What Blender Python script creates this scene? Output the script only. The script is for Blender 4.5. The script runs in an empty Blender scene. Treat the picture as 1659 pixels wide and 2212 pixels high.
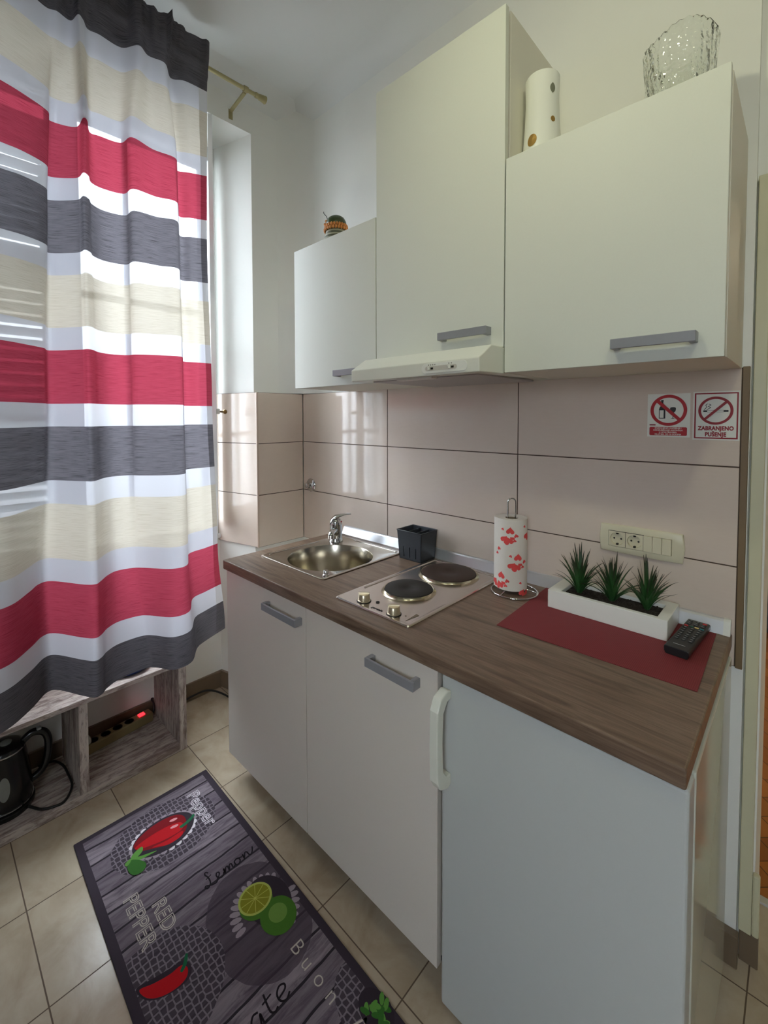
import bpy, bmesh, math, random
from mathutils import Vector, Matrix, noise
from math import sin, cos, pi, radians

random.seed(7)
scene = bpy.context.scene
col = scene.collection
W, H = 1659, 2212

# ------------------------------------------------------------------ camera
FPX, CX, CY = 964.67, 802.36, 935.62
YAW, PITCH, ROLL = 0.7702, -0.0361, -0.0024
cd = bpy.data.cameras.new('camera')
cam = bpy.data.objects.new('camera', cd)
col.objects.link(cam)
scene.camera = cam
fw = Vector((-sin(YAW) * cos(PITCH), cos(YAW) * cos(PITCH), sin(PITCH)))
rt = Vector((cos(YAW), sin(YAW), 0))
up = rt.cross(fw)
rt2 = rt * cos(ROLL) + up * sin(ROLL)
up2 = up * cos(ROLL) - rt * sin(ROLL)
R = Matrix((rt2, up2, -fw)).transposed()
cam.matrix_world = Matrix.Translation((1.9024, -1.4428, 1.415)) @ R.to_4x4()
cd.sensor_fit = 'VERTICAL'
cd.sensor_height = 24.0
cd.lens = FPX / H * 24.0
cd.shift_x = -(CX - W / 2) / H
cd.shift_y = (CY - H / 2) / H
cd.clip_start = 0.02

# ------------------------------------------------------------------ world, lamps, exposure
SKY = 9.5
world = bpy.data.worlds.new('daylight')
scene.world = world
world.use_nodes = True
wb = world.node_tree.nodes['Background']
wb.inputs[0].default_value = (0.81, 0.90, 1.0, 1)
# overcast sky: brightest overhead, dimmer at the horizon and below it
_n = world.node_tree.nodes
_tc = _n.new('ShaderNodeTexCoord')
_sp = _n.new('ShaderNodeSeparateXYZ')
_mr = _n.new('ShaderNodeMapRange')
_mr.inputs['From Min'].default_value = -.25
_mr.inputs['From Max'].default_value = .9
_mr.inputs['To Min'].default_value = .30 * SKY
_mr.inputs['To Max'].default_value = 3.1 * SKY
world.node_tree.links.new(_tc.outputs['Generated'], _sp.inputs[0])
world.node_tree.links.new(_sp.outputs[2], _mr.inputs['Value'])
world.node_tree.links.new(_mr.outputs[0], wb.inputs[1])


def lamp(name, loc, power, colr, r=0.045, aim=None, cone=150):
    ld = bpy.data.lights.new(name, 'SPOT' if aim else 'POINT')
    ld.energy = power
    ld.color = colr
    ld.shadow_soft_size = r
    o = bpy.data.objects.new(name, ld)
    o.location = loc
    if aim is not None:
        o.rotation_euler = (Vector(aim) - Vector(loc)).to_track_quat('-Z', 'Y').to_euler()
        ld.spot_size = radians(cone); ld.spot_blend = 1.0
    col.objects.link(o)
    return o


WARM = (1.0, 1.0, 0.70)
lamp('ceiling_spot_lamp', (1.31, -1.15, 2.51), 11.0, WARM, aim=(1.75, 0, 2.05))
lamp('ceiling_spot_lamp', (2.11, -1.15, 2.51), 11.0, WARM, aim=(1.60, 0, 1.95))
lamp('next_room_lamp', (2.6, 2.4, 2.5), 7.0, (1.0, 0.82, 0.55), 0.1)

scene.view_settings.view_transform = 'Standard'
scene.view_settings.look = 'None'
scene.view_settings.gamma = 1.0
scene.view_settings.use_curve_mapping = False
scene.view_settings.exposure = 0.08
cy = scene.cycles
cy.use_denoising = True
cy.max_bounces = 12
cy.diffuse_bounces = 6
cy.glossy_bounces = 5
cy.transmission_bounces = 10
cy.transparent_max_bounces = 16
cy.sample_clamp_indirect = 6.0
cy.caustics_reflective = False
cy.caustics_refractive = False


# ------------------------------------------------------------------ material helpers
def L(r, g, b):
    f = lambda c: (c / 255 / 12.92) if c / 255 <= .04045 else ((c / 255 + .055) / 1.055) ** 2.4
    return (f(r), f(g), f(b), 1)


class NT:
    def __init__(s, name):
        s.m = bpy.data.materials.new(name)
        s.m.use_nodes = True
        s.t = s.m.node_tree
        s.b = s.t.nodes['Principled BSDF']
        s.out = s.t.nodes['Material Output']

    def n(s, typ, **kw):
        nd = s.t.nodes.new(typ)
        for k, v in kw.items():
            if k.startswith('i_'):
                key = k[2:]
                key = int(key) if key.isdigit() else key.replace('_', ' ')
                s.put(nd.inputs[key], v)
            else:
                setattr(nd, k, v)
        return nd

    def put(s, sock, v):
        if isinstance(v, bpy.types.NodeSocket):
            s.t.links.new(v, sock)
        else:
            sock.default_value = v

    def math(s, op, a, b=None, c=None):
        nd = s.t.nodes.new('ShaderNodeMath')
        nd.operation = op
        s.put(nd.inputs[0], a)
        if b is not None: s.put(nd.inputs[1], b)
        if c is not None: s.put(nd.inputs[2], c)
        return nd.outputs[0]

    def mix(s, f, a, b):
        nd = s.t.nodes.new('ShaderNodeMix')
        nd.data_type = 'RGBA'
        s.put(nd.inputs[0], f); s.put(nd.inputs[6], a); s.put(nd.inputs[7], b)
        return nd.outputs[2]

    def ramp(s, f, stops):
        nd = s.t.nodes.new('ShaderNodeValToRGB')
        el = nd.color_ramp.elements
        while len(el) < len(stops): el.new(0.5)
        for e, (p, c) in zip(el, stops):
            e.position = p; e.color = c
        s.put(nd.inputs[0], f)
        return nd.outputs[0]

    def obj(s, scale=(1, 1, 1), loc=(0, 0, 0), rot=(0, 0, 0)):
        tc = s.n('ShaderNodeTexCoord')
        mp = s.n('ShaderNodeMapping')
        mp.inputs['Scale'].default_value = scale
        mp.inputs['Location'].default_value = loc
        mp.inputs['Rotation'].default_value = rot
        s.t.links.new(tc.outputs['Object'], mp.inputs[0])
        return mp.outputs[0]

    def noise(s, vec, scale, detail=4, rough=.55, dist=0):
        nd = s.n('ShaderNodeTexNoise')
        s.put(nd.inputs['Vector'], vec)
        nd.inputs['Scale'].default_value = scale
        nd.inputs['Detail'].default_value = detail
        nd.inputs['Roughness'].default_value = rough
        nd.inputs['Distortion'].default_value = dist
        return nd.outputs[0]

    def bump(s, h, strength=.2, dist=.002):
        nd = s.n('ShaderNodeBump')
        nd.inputs['Strength'].default_value = strength
        nd.inputs['Distance'].default_value = dist
        s.put(nd.inputs['Height'], h)
        s.t.links.new(nd.outputs[0], s.b.inputs['Normal'])

    def set(s, **kw):
        for k, v in kw.items():
            s.put(s.b.inputs[k.replace('_', ' ')], v)
        return s


def simple(name, c, rough=.5, metal=0.0, var=.06, scale=30, bump=0.0, spec=.5, coat=0.0):
    t = NT(name)
    v = t.noise(t.obj(), scale)
    a = tuple(x * (1 - var) for x in c[:3]) + (1,)
    b = tuple(min(1, x * (1 + var)) for x in c[:3]) + (1,)
    t.set(Base_Color=t.mix(v, a, b), Roughness=rough, Metallic=metal)
    t.b.inputs['Specular IOR Level'].default_value = spec
    if coat: t.b.inputs['Coat Weight'].default_value = coat
    if bump: t.bump(v, bump, .001)
    return t.m


M = {}
M['plaster'] = simple('white_plaster', L(233, 233, 227), .9, var=.02, scale=6, bump=.08)
M['back'] = simple('grey_wall', L(166, 164, 160), .9, var=.02, scale=6)
M['ceiling'] = simple('ceiling_paint', L(226, 227, 224), .95, var=.025, scale=2.5)
M['cab'] = simple('cream_laminate', L(217, 219, 208), .5, var=.02, scale=220, bump=.05, spec=.35)
M['cab_side'] = simple('cream_laminate_side', L(222, 218, 204), .55, var=.02, scale=200)
M['cab_lower'] = simple('beige_laminate', L(221, 213, 203), .5, var=.02, scale=220, bump=.05, spec=.35)
M['fridge'] = simple('fridge_enamel', L(194, 197, 194), .38, var=.012, scale=60, spec=.45)
M['fridge_side'] = simple('fridge_side_gloss', L(200, 202, 190), .09, var=.01, scale=20, spec=.6)
M['handle_grey'] = simple('grey_satin_handle', L(150, 151, 156), .35, .2, var=.03, scale=150)
M['white_plastic'] = simple('white_plastic', L(226, 227, 214), .35, var=.01)
M['ivory'] = simple('ivory_plastic', L(214, 207, 180), .35, var=.015)
M['dark_slot'] = simple('dark_slot', L(24, 20, 16), .6)
M['black_plastic'] = simple('black_plastic', L(26, 28, 30), .38, var=.2, scale=90)
M['charcoal'] = simple('charcoal_plastic', L(52, 56, 62), .5, var=.12, scale=60, bump=.05)
M['alu'] = simple('aluminium_trim', L(215, 217, 220), .28, .7, var=.03, scale=80)
M['white_cap'] = simple('white_end_cap', L(222, 222, 214), .4, var=.01)
M['chrome'] = simple('chrome', L(205, 205, 205), .08, 1.0, var=.01)
M['steel'] = simple('stainless_steel', L(206, 201, 192), .22, 1.0, var=.03, scale=120)
M['steel_bowl'] = simple('bowl_steel', L(192, 185, 170), .2, 1.0, var=.04, scale=40)
M['hob_steel'] = simple('hob_steel', L(222, 215, 209), .24, 1.0, var=.02, scale=160)
M['knob_metal'] = simple('champagne_knob', L(206, 194, 168), .32, .85, var=.03)
M['plate_ring'] = simple('hotplate_ring', L(212, 202, 176), .2, 1.0)
M['iron'] = simple('cast_iron_plate', L(40, 36, 32), .6, .2, var=.18, scale=260, bump=.1)
M['brown_iron'] = simple('cast_iron_brown', L(58, 42, 34), .6, .2, var=.15, scale=260, bump=.1)
M['brass'] = simple('old_brass', L(120, 96, 58), .3, .9, var=.1)
M['rod'] = simple('antique_cream_rod', L(166, 156, 116), .35, .5, var=.08, scale=40)
M['baseboard'] = simple('beige_skirting_tile', L(112, 96, 78), .35, var=.1, scale=22)
M['tile_edge'] = simple('brown_tile_trim', L(118, 98, 70), .5, var=.05)
M['paint'] = simple('gloss_door_paint', L(206, 202, 172), .4, var=.015)
M['window_paint'] = simple('white_window_paint', L(226, 228, 226), .45, var=.015)
M['white_gloss'] = simple('white_glazed', L(232, 233, 224), .3, var=.01)
M['soil'] = simple('dark_gravel', L(44, 36, 30), .85, var=.5, scale=180, bump=.6)
M['paper'] = simple('sign_white', L(222, 222, 212), .45, var=.01)
M['sign_red'] = simple('sign_red', L(170, 22, 34), .45, var=.03)
M['sign_dark_red'] = simple('sign_dark_red', L(140, 10, 26), .45, var=.03)
M['sign_black'] = simple('sign_black', L(24, 24, 24), .5)
M['heart'] = simple('heart_red', L(230, 80, 78), .8, var=.08, scale=200)
M['towel_core'] = simple('cardboard_core', L(150, 132, 108), .9)
M['mat_edge'] = simple('rug_edge', L(52, 45, 54), .95, var=.15, scale=400)
M['cable'] = simple('black_cable', L(18, 17, 17), .5)
M['kettle'] = simple('black_kettle', L(18, 18, 19), .22, var=.1)
M['gauge'] = simple('kettle_gauge', L(120, 124, 118), .2, var=.15, scale=40)
M['strip_top'] = simple('power_strip_plastic', L(128, 112, 76), .5, var=.1)
M['blue_cloth'] = simple('navy_cloth', L(22, 38, 88), .9, var=.2, scale=200)
M['dark_sofa'] = simple('dark_upholstery', L(26, 25, 26), .85, var=.2, scale=200)
M['grey_cushion'] = simple('grey_cushion', L(120, 126, 138), .9)
M['gold'] = simple('gold_dot', L(176, 140, 76), .35, .6)
M['fig_green'] = simple('figurine_green', L(62, 76, 46), .3, var=.25, scale=90)
M['fig_orange'] = simple('figurine_orange', L(206, 134, 66), .4, var=.15, scale=150)
M['outside_shutter'] = simple('shutter_paint', L(225, 228, 228), .6)


def bands_mat(name, ca, cb, freq):
    t = NT(name)
    tc = t.n('ShaderNodeTexCoord')
    sp = t.n('ShaderNodeSeparateXYZ')
    t.t.links.new(tc.outputs['Object'], sp.inputs[0])
    w = t.math('SINE', t.math('MULTIPLY', sp.outputs[2], freq))
    f = t.math('GREATER_THAN', w, .25)
    t.set(Base_Color=t.mix(f, ca, cb), Roughness=.35)
    return t.m


M['fig_bell'] = bands_mat('figurine_bell', L(96, 100, 84), L(168, 168, 146), 420)


def glow(name, c, s):
    t = NT(name)
    t.set(Base_Color=c, Emission_Color=c, Emission_Strength=s)
    return t.m


M['led'] = glow('red_neon_switch', (1, .02, .03, 1), 3.0)


def wall_tile_mat():
    t = NT('glossy_beige_wall_tile')
    o = t.obj((1, 1, 1))
    n1 = t.noise(o, 5, 5, .6)
    n2 = t.noise(t.obj((1, 1, 6)), 26, 4, .6)
    c = t.mix(n1, L(203, 186, 171), L(216, 201, 188))
    c = t.mix(t.math('MULTIPLY', n2, .35), c, L(224, 210, 198))
    t.set(Base_Color=c, Roughness=.07)
    t.b.inputs['Specular IOR Level'].default_value = .55
    return t.m


M['wtile'] = wall_tile_mat()
M['grout'] = simple('brown_grout', L(74, 58, 48), .9, var=.1)


def floor_mat():
    t = NT('beige_floor_tiles')
    tc = t.n('ShaderNodeTexCoord')
    sp = t.n('ShaderNodeSeparateXYZ')
    t.t.links.new(tc.outputs['Object'], sp.inputs[0])

    def gap(c, off):
        u = t.math('FRACT', t.math('DIVIDE', t.math('ADD', c, off), .3))
        d = t.math('MINIMUM', u, t.math('SUBTRACT', 1.0, u))
        return t.math('LESS_THAN', d, .0055)
    ga = gap(sp.outputs[0], -.0331 + 3.0)
    gb = gap(sp.outputs[1], .6505 + 6.0)
    g = t.math('MAXIMUM', ga, gb)
    ix = t.math('FLOOR', t.math('DIVIDE', t.math('ADD', sp.outputs[0], 2.9669), .3))
    iy = t.math('FLOOR', t.math('DIVIDE', t.math('ADD', sp.outputs[1], 6.6505), .3))
    cmb = t.n('ShaderNodeCombineXYZ')
    t.put(cmb.inputs[0], ix); t.put(cmb.inputs[1], iy)
    wn = t.n('ShaderNodeTexWhiteNoise')
    t.put(wn.inputs['Vector'], cmb.outputs[0])
    add = t.n('ShaderNodeVectorMath', operation='MULTIPLY_ADD')
    t.put(add.inputs[0], wn.outputs['Color']); add.inputs[1].default_value = (9, 9, 9)
    t.t.links.new(tc.outputs['Object'], add.inputs[2])
    n1 = t.noise(add.outputs[0], 7, 6, .62, .6)
    n2 = t.noise(add.outputs[0], 28, 4, .6)
    c = t.ramp(n1, [(.3, L(158, 141, 118)), (.52, L(178, 163, 141)), (.75, L(191, 179, 158))])
    c = t.mix(t.math('MULTIPLY', n2, .3), c, L(172, 156, 134))
    c = t.mix(g, c, L(92, 76, 60))
    t.set(Base_Color=c, Roughness=t.math('ADD', .26, t.math('MULTIPLY', g, .5)))
    t.bump(t.math('SUBTRACT', 1.0, g), .5, .001)
    return t.m


M['floor'] = floor_mat()


def parquet_mat():
    t = NT('orange_parquet')
    br = t.n('ShaderNodeTexBrick')
    t.put(br.inputs['Vector'], t.obj((1, 1, 1), rot=(0, 0, radians(45))))
    br.inputs['Color1'].default_value = L(172, 104, 48)
    br.inputs['Color2'].default_value = L(140, 78, 34)
    br.inputs['Mortar'].default_value = L(80, 44, 20)
    br.inputs['Scale'].default_value = 3.2
    br.inputs['Mortar Size'].default_value = .006
    n = t.noise(t.obj((14, 2, 1), rot=(0, 0, radians(45))), 8)
    t.set(Base_Color=t.mix(t.math('MULTIPLY', n, .35), br.outputs[0], L(110, 60, 26)), Roughness=.3)
    return t.m


M['parquet'] = parquet_mat()


def worktop_mat():
    t = NT('walnut_laminate')
    a = t.noise(t.obj((1.0, 9.5, 9.5)), 3.4, 7, .6, .9)
    b = t.noise(t.obj((2.5, 70, 70)), 4.5, 5, .65)
    c = t.ramp(a, [(.28, L(82, 64, 52)), (.44, L(116, 95, 79)), (.56, L(132, 111, 94)), (.72, L(100, 80, 66))])
    c = t.mix(t.ramp(b, [(.45, (0, 0, 0, 1)), (.75, (.6, .6, .6, 1))]), c, L(80, 62, 50))
    t.set(Base_Color=c, Roughness=.36)
    t.b.inputs['Specular IOR Level'].default_value = .4
    t.bump(b, .06, .001)
    return t.m


M['worktop'] = worktop_mat()


def rustic_mat(name, along):
    t = NT(name)
    sc = [22, 22, 22]
    sc['xyz'.index(along)] = 3.2
    a = t.noise(t.obj(tuple(sc)), 1.5, 7, .68, 1.2)
    sc2 = [60, 60, 60]
    sc2['xyz'.index(along)] = 14
    b = t.noise(t.obj(tuple(sc2)), 1.4, 5, .7)
    c = t.ramp(a, [(.3, L(104, 84, 80)), (.42, L(150, 134, 128)), (.52, L(186, 174, 166)), (.75, L(204, 194, 182))])
    c = t.mix(t.ramp(b, [(.5, (0, 0, 0, 1)), (.62, (.55, .55, .55, 1))]), c, L(92, 74, 66))
    t.set(Base_Color=c, Roughness=.6)
    t.bump(b, .15, .001)
    return t.m


M['rustic_y'] = rustic_mat('whitewashed_wood', 'y')
M['rustic_z'] = rustic_mat('whitewashed_wood_upright', 'z')


def placemat_mat():
    t = NT('woven_red_placemat')
    w1 = t.n('ShaderNodeTexWave', i_Scale=90.0)
    w1.bands_direction = 'X'
    t.put(w1.inputs['Vector'], t.obj())
    w2 = t.n('ShaderNodeTexWave', i_Scale=90.0)
    w2.bands_direction = 'Y'
    t.put(w2.inputs['Vector'], t.obj())
    f = t.math('MULTIPLY', w1.outputs['Fac'], w2.outputs['Fac'])
    t.set(Base_Color=t.mix(f, L(116, 36, 40), L(142, 50, 54)), Roughness=.75)
    t.bump(f, .3, .001)
    return t.m


M['placemat'] = placemat_mat()


def rug_mat(ox, oy, ang):
    """grey plank print with a dark border and lace cells around three motifs (rug-local metres)"""
    t = NT('printed_plank_rug')
    tc = t.n('ShaderNodeTexCoord')
    mp = t.n('ShaderNodeMapping')
    t.t.links.new(tc.outputs['Object'], mp.inputs[0])
    v = mp.outputs[0]
    sp = t.n('ShaderNodeSeparateXYZ')
    t.put(sp.inputs[0], v)
    x, y = sp.outputs[0], sp.outputs[1]   # x along the rug 0..1.6 ; y 0..-0.45
    # planks run across (along y), each ~64 mm wide, wobbly seams
    wob = t.math('MULTIPLY', t.noise(v, 9, 2), .012)
    u = t.math('DIVIDE', t.math('ADD', x, wob), .064)
    fr = t.math('FRACT', u)
    seam = t.math('LESS_THAN', t.math('MINIMUM', fr, t.math('SUBTRACT', 1.0, fr)), .05)
    idp = t.math('FLOOR', u)
    wn = t.n('ShaderNodeTexWhiteNoise', noise_dimensions='1D')
    t.put(wn.inputs['W'], idp)
    st = t.n('ShaderNodeCombineXYZ')
    t.put(st.inputs[0], t.math('MULTIPLY', x, 16.0)); t.put(st.inputs[1], t.math('MULTIPLY', y, 2.2))
    t.put(st.inputs[2], t.math('MULTIPLY', idp, 3.7))
    g1 = t.noise(st.outputs[0], 3.2, 7, .68, .8)
    c = t.ramp(g1, [(.3, L(72, 62, 74)), (.43, L(112, 101, 110)), (.55, L(142, 131, 138)), (.75, L(160, 150, 155))])
    c = t.mix(t.math('MULTIPLY', wn.outputs[0], .6), c, L(84, 73, 84))
    c = t.mix(seam, c, L(38, 32, 38))
    # dark round patch behind the limes
    def ell(cx, cy, rx, ry):
        a = t.math('POWER', t.math('DIVIDE', t.math('SUBTRACT', x, cx), rx), 2.0)
        b = t.math('POWER', t.math('DIVIDE', t.math('SUBTRACT', y, cy), ry), 2.0)
        return t.math('LESS_THAN', t.math('ADD', t.math('ADD', a, b), t.math('MULTIPLY', t.noise(v, 30, 2), .12)), 1.06)
    c = t.mix(t.math('MULTIPLY', ell(.62, -.125, .17, .135), .75), c, L(66, 55, 66))
    vo = t.n('ShaderNodeTexVoronoi', feature='DISTANCE_TO_EDGE')
    mp2 = t.n('ShaderNodeMapping')
    mp2.inputs['Scale'].default_value = (58, 66, 1)
    t.put(mp2.inputs['Vector'], v)
    t.put(vo.inputs['Vector'], mp2.outputs[0])
    vo.inputs['Scale'].default_value = 1.0
    vo.inputs['Randomness'].default_value = .35
    cell = t.math('GREATER_THAN', vo.outputs['Distance'], .11)
    lace = t.mix(cell, L(128, 118, 127), L(60, 52, 60))
    msk = t.math('MAXIMUM', t.math('MAXIMUM', ell(.165, -.215, .125, .165), ell(.60, -.372, .135, .14)),
                 ell(.97, -.03, .10, .075))
    c = t.mix(t.math('MULTIPLY', msk, .9), c, lace)
    # border
    bx = t.math('LESS_THAN', x, .018)
    by = t.math('MAXIMUM', t.math('GREATER_THAN', y, -.022), t.math('LESS_THAN', y, -.428))
    c = t.mix(t.math('MAXIMUM', bx, by), c, L(56, 48, 57))
    fz = t.noise(v, 900, 2)
    c = t.mix(t.math('MULTIPLY', fz, .25), c, L(58, 50, 58))
    t.set(Base_Color=c, Roughness=.85)
    t.b.inputs['Specular IOR Level'].default_value = .25
    t.bump(fz, .25, .001)
    return t.m


M['rug'] = rug_mat(0, 0, 0)
for k, c in dict(pep_dark=(122, 16, 24), pep=(182, 20, 28), pep_hi=(222, 150, 154), leaf=(54, 104, 42), leaf_hi=(92, 144, 64),
                 stem=(28, 96, 62), lime=(66, 108, 36), lime_hi=(104, 138, 62), rind=(168, 176, 84), pulp=(128, 128, 34),
                 seg=(182, 182, 84), pale=(214, 207, 212), ink=(30, 24, 30), petal=(150, 138, 146), shade=(50, 42, 50),
                 cream=(186, 178, 166)).items():
    M['print_' + k] = simple('rug_print_' + k, L(*c), .85, var=.08, scale=300, spec=.2)


def towel_mat():
    t = NT('quilted_paper')
    w = t.n('ShaderNodeTexWave', i_Scale=120.0, i_Distortion=6.0)
    w.bands_direction = 'DIAGONAL'
    t.put(w.inputs['Vector'], t.obj((1, 1, 1)))
    t.set(Base_Color=L(230, 224, 214), Roughness=.95)
    t.bump(w.outputs['Fac'], .22, .001)
    return t.m


M['towel'] = towel_mat()


def leaf_mat():
    t = NT('plastic_grass_blades')
    uv = t.n('ShaderNodeUVMap')
    sp = t.n('ShaderNodeSeparateXYZ')
    t.t.links.new(uv.outputs[0], sp.inputs[0])
    n = t.noise(t.obj(), 120, 3)
    c = t.ramp(sp.outputs[1], [(0, L(48, 90, 46)), (.45, L(60, 108, 54)), (.72, L(52, 72, 42)), (1, L(58, 46, 36))])
    c = t.mix(t.math('MULTIPLY', n, .5), c, L(26, 52, 32))
    t.set(Base_Color=c, Roughness=.5)
    return t.m


M['blades'] = leaf_mat()


def glass_mat(name, rough=0.0, tint=(1, 1, 1, 1)):
    t = NT(name)
    t.set(Base_Color=tint, Roughness=rough)
    t.b.inputs['Transmission Weight'].default_value = 1.0
    t.b.inputs['IOR'].default_value = 1.5
    return t.m


M['crystal'] = glass_mat('cut_crystal', .0, (.98, 1, .98, 1))
_t = M['crystal'].node_tree
_vo = _t.nodes.new('ShaderNodeTexVoronoi'); _vo.inputs['Scale'].default_value = 85
_tcc = _t.nodes.new('ShaderNodeTexCoord'); _t.links.new(_tcc.outputs['Object'], _vo.inputs['Vector'])
_bu = _t.nodes.new('ShaderNodeBump'); _bu.inputs['Strength'].default_value = .6; _bu.inputs['Distance'].default_value = .003
_t.links.new(_vo.outputs['Distance'], _bu.inputs['Height']); _t.links.new(_bu.outputs[0], _t.nodes['Principled BSDF'].inputs['Normal'])


def pane_mat():
    t = NT('window_glass')
    tr = t.n('ShaderNodeBsdfTransparent')
    gl = t.n('ShaderNodeBsdfGlossy')
    gl.inputs['Roughness'].default_value = .02
    lw = t.n('ShaderNodeLayerWeight')
    lw.inputs[0].default_value = .5
    fr = t.math('ADD', .04, t.math('MULTIPLY', t.math('POWER', lw.outputs['Facing'], 5.0), .7))
    mx = t.n('ShaderNodeMixShader')
    t.put(mx.inputs[0], fr); t.put(mx.inputs[1], tr.outputs[0]); t.put(mx.inputs[2], gl.outputs[0])
    t.t.links.new(mx.outputs[0], t.out.inputs[0])
    return t.m


M['pane'] = pane_mat()


def curtain_mat():
    """woven stripes by fabric height (UV v in metres), sheer white bands between denser coloured ones"""
    t = NT('striped_sheer_curtain')
    uv = t.n('ShaderNodeUVMap')
    sp = t.n('ShaderNodeSeparateXYZ')
    t.t.links.new(uv.outputs[0], sp.inputs[0])
    u, v = sp.outputs[0], sp.outputs[1]
    P = .2567
    k = t.math('DIVIDE', t.math('SUBTRACT', 2.669, v), P)      # stripe index from the top
    kf = t.math('FRACT', k)
    colored = t.math('LESS_THAN', kf, .18 / P)
    head = t.math('GREATER_THAN', v, 2.757)
    hem = t.math('LESS_THAN', v, .6155)
    below = t.math('LESS_THAN', v, 2.669)
    colored = t.math('MAXIMUM', t.math('MAXIMUM', t.math('MULTIPLY', colored, below), head), hem)
    idx = t.math('FLOORED_MODULO', t.math('FLOOR', k), 3.0)
    isred = t.math('MULTIPLY', t.math('COMPARE', idx, 1.0, .1), t.math('SUBTRACT', 1.0, t.math('MAXIMUM', head, hem)))
    isgrey = t.math('MAXIMUM', t.math('MAXIMUM', t.math('COMPARE', idx, 2.0, .1), head), hem)
    thread = t.n('ShaderNodeCombineXYZ')
    t.put(thread.inputs[0], t.math('MULTIPLY', u, 16.0)); t.put(thread.inputs[1], t.math('MULTIPLY', v, 800.0))
    th = t.noise(thread.outputs[0], 1.0, 3, .6)
    thm = t.ramp(th, [(.34, (0, 0, 0, 1)), (.52, (1, 1, 1, 1))])
    beige = t.mix(thm, L(200, 190, 171), L(221, 213, 198))
    red = t.mix(thm, L(146, 34, 54), L(184, 68, 86))
    grey = t.mix(thm, L(60, 57, 61), L(99, 96, 101))
    c = t.mix(isred, beige, red)
    c = t.mix(isgrey, c, grey)
    c = t.mix(colored, L(236, 236, 240), c)
    dens = t.math('MULTIPLY', t.math('MULTIPLY', t.math('GREATER_THAN', u, .024), 1.0), 1.0)
    # sheerness: white 34 % open, coloured 5-10 % open, seam at the right edge and hem doubled
    opn = t.math('ADD', t.math('MULTIPLY', t.math('SUBTRACT', 1.0, colored), .065), t.math('MULTIPLY', colored, .025))
    opn = t.math('MULTIPLY', opn, t.math('ADD', .35, t.math('MULTIPLY', dens, .65)))
    trl = t.math('ADD', .50, t.math('MULTIPLY', colored, .0))
    trl = t.math('MULTIPLY', trl, t.math('ADD', .30, t.math('MULTIPLY', dens, .70)))
    trl = t.math('MULTIPLY', trl, t.math('SUBTRACT', 1.0, t.math('MULTIPLY', t.math('MAXIMUM', head, hem), .6)))
    df = t.n('ShaderNodeBsdfDiffuse'); t.put(df.inputs[0], c)
    tl = t.n('ShaderNodeBsdfTranslucent'); t.put(tl.inputs[0], t.mix(colored, L(150, 150, 157), t.mix(isred, t.mix(isgrey, t.mix(.5, beige, L(90, 84, 74)), grey), t.mix(.65, red, L(112, 46, 60)))))
    m1 = t.n('ShaderNodeMixShader'); t.put(m1.inputs[0], trl); t.put(m1.inputs[1], df.outputs[0]); t.put(m1.inputs[2], tl.outputs[0])
    tp = t.n('ShaderNodeBsdfTransparent'); t.put(tp.inputs[0], t.mix(colored, (1, 1, 1, 1), c))
    m2 = t.n('ShaderNodeMixShader'); t.put(m2.inputs[0], opn); t.put(m2.inputs[1], m1.outputs[0]); t.put(m2.inputs[2], tp.outputs[0])
    t.t.links.new(m2.outputs[0], t.out.inputs[0])
    return t.m


M['curtain'] = curtain_mat()


# ------------------------------------------------------------------ geometry helpers
def BM(): return bmesh.new()


def box(bm, x0, x1, y0, y1, z0, z1, bevel=0, seg=2):
    r = bmesh.ops.create_cube(bm, size=1)
    vs = r['verts']
    for v in vs:
        v.co = Vector((x0 + (v.co.x + .5) * (x1 - x0), y0 + (v.co.y + .5) * (y1 - y0), z0 + (v.co.z + .5) * (z1 - z0)))
    if bevel:
        es = list({e for v in vs for e in v.link_edges})
        bmesh.ops.bevel(bm, geom=es, offset=bevel, segments=seg, affect='EDGES', profile=.5)
    return bm


def prism(bm, pts, axis, a, b):
    """extrude a closed 2-D polygon along an axis; pts are the two other coordinates in xyz order"""
    def mk(p, w):
        q = list(p); q.insert('xyz'.index(axis), w)
        return bm.verts.new(q)
    A = [mk(p, a) for p in pts]; B = [mk(p, b) for p in pts]
    n = len(pts)
    bm.faces.new(A); bm.faces.new(B[::-1])
    for i in range(n):
        bm.faces.new((A[i], B[i], B[(i + 1) % n], A[(i + 1) % n]))
    bmesh.ops.recalc_face_normals(bm, faces=bm.faces[:])
    return bm


def lathe(bm, prof, c=(0, 0, 0), seg=48, mat=None, fr=None):
    """revolve (r, z) profile; fr(theta, r, z) may modify the radius"""
    rings = []
    for r, z in prof:
        if r < 1e-6:
            rings.append([bm.verts.new((0, 0, z))])
        else:
            ring = []
            for i in range(seg):
                th = 2 * pi * i / seg
                rr = fr(th, r, z) if fr else r
                ring.append(bm.verts.new((rr * cos(th), rr * sin(th), z)))
            rings.append(ring)
    nv = [v for r in rings for v in r]
    for a, b in zip(rings, rings[1:]):
        if len(a) == 1 and len(b) == 1: continue
        for i in range(seg):
            j = (i + 1) % seg
            if len(a) == 1: bm.faces.new((a[0], b[i], b[j]))
            elif len(b) == 1: bm.faces.new((a[i], a[j], b[0]))
            else: bm.faces.new((a[i], a[j], b[j], b[i]))
    Mx = mat if mat is not None else Matrix.Identity(4)
    Mx = Matrix.Translation(c) @ Mx
    for v in nv: v.co = Mx @ v.co
    bmesh.ops.recalc_face_normals(bm, faces=bm.faces[:])
    return bm


def axis_mat(d):
    d = Vector(d).normalized()
    return d.to_track_quat('Z', 'Y').to_matrix().to_4x4()


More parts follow.
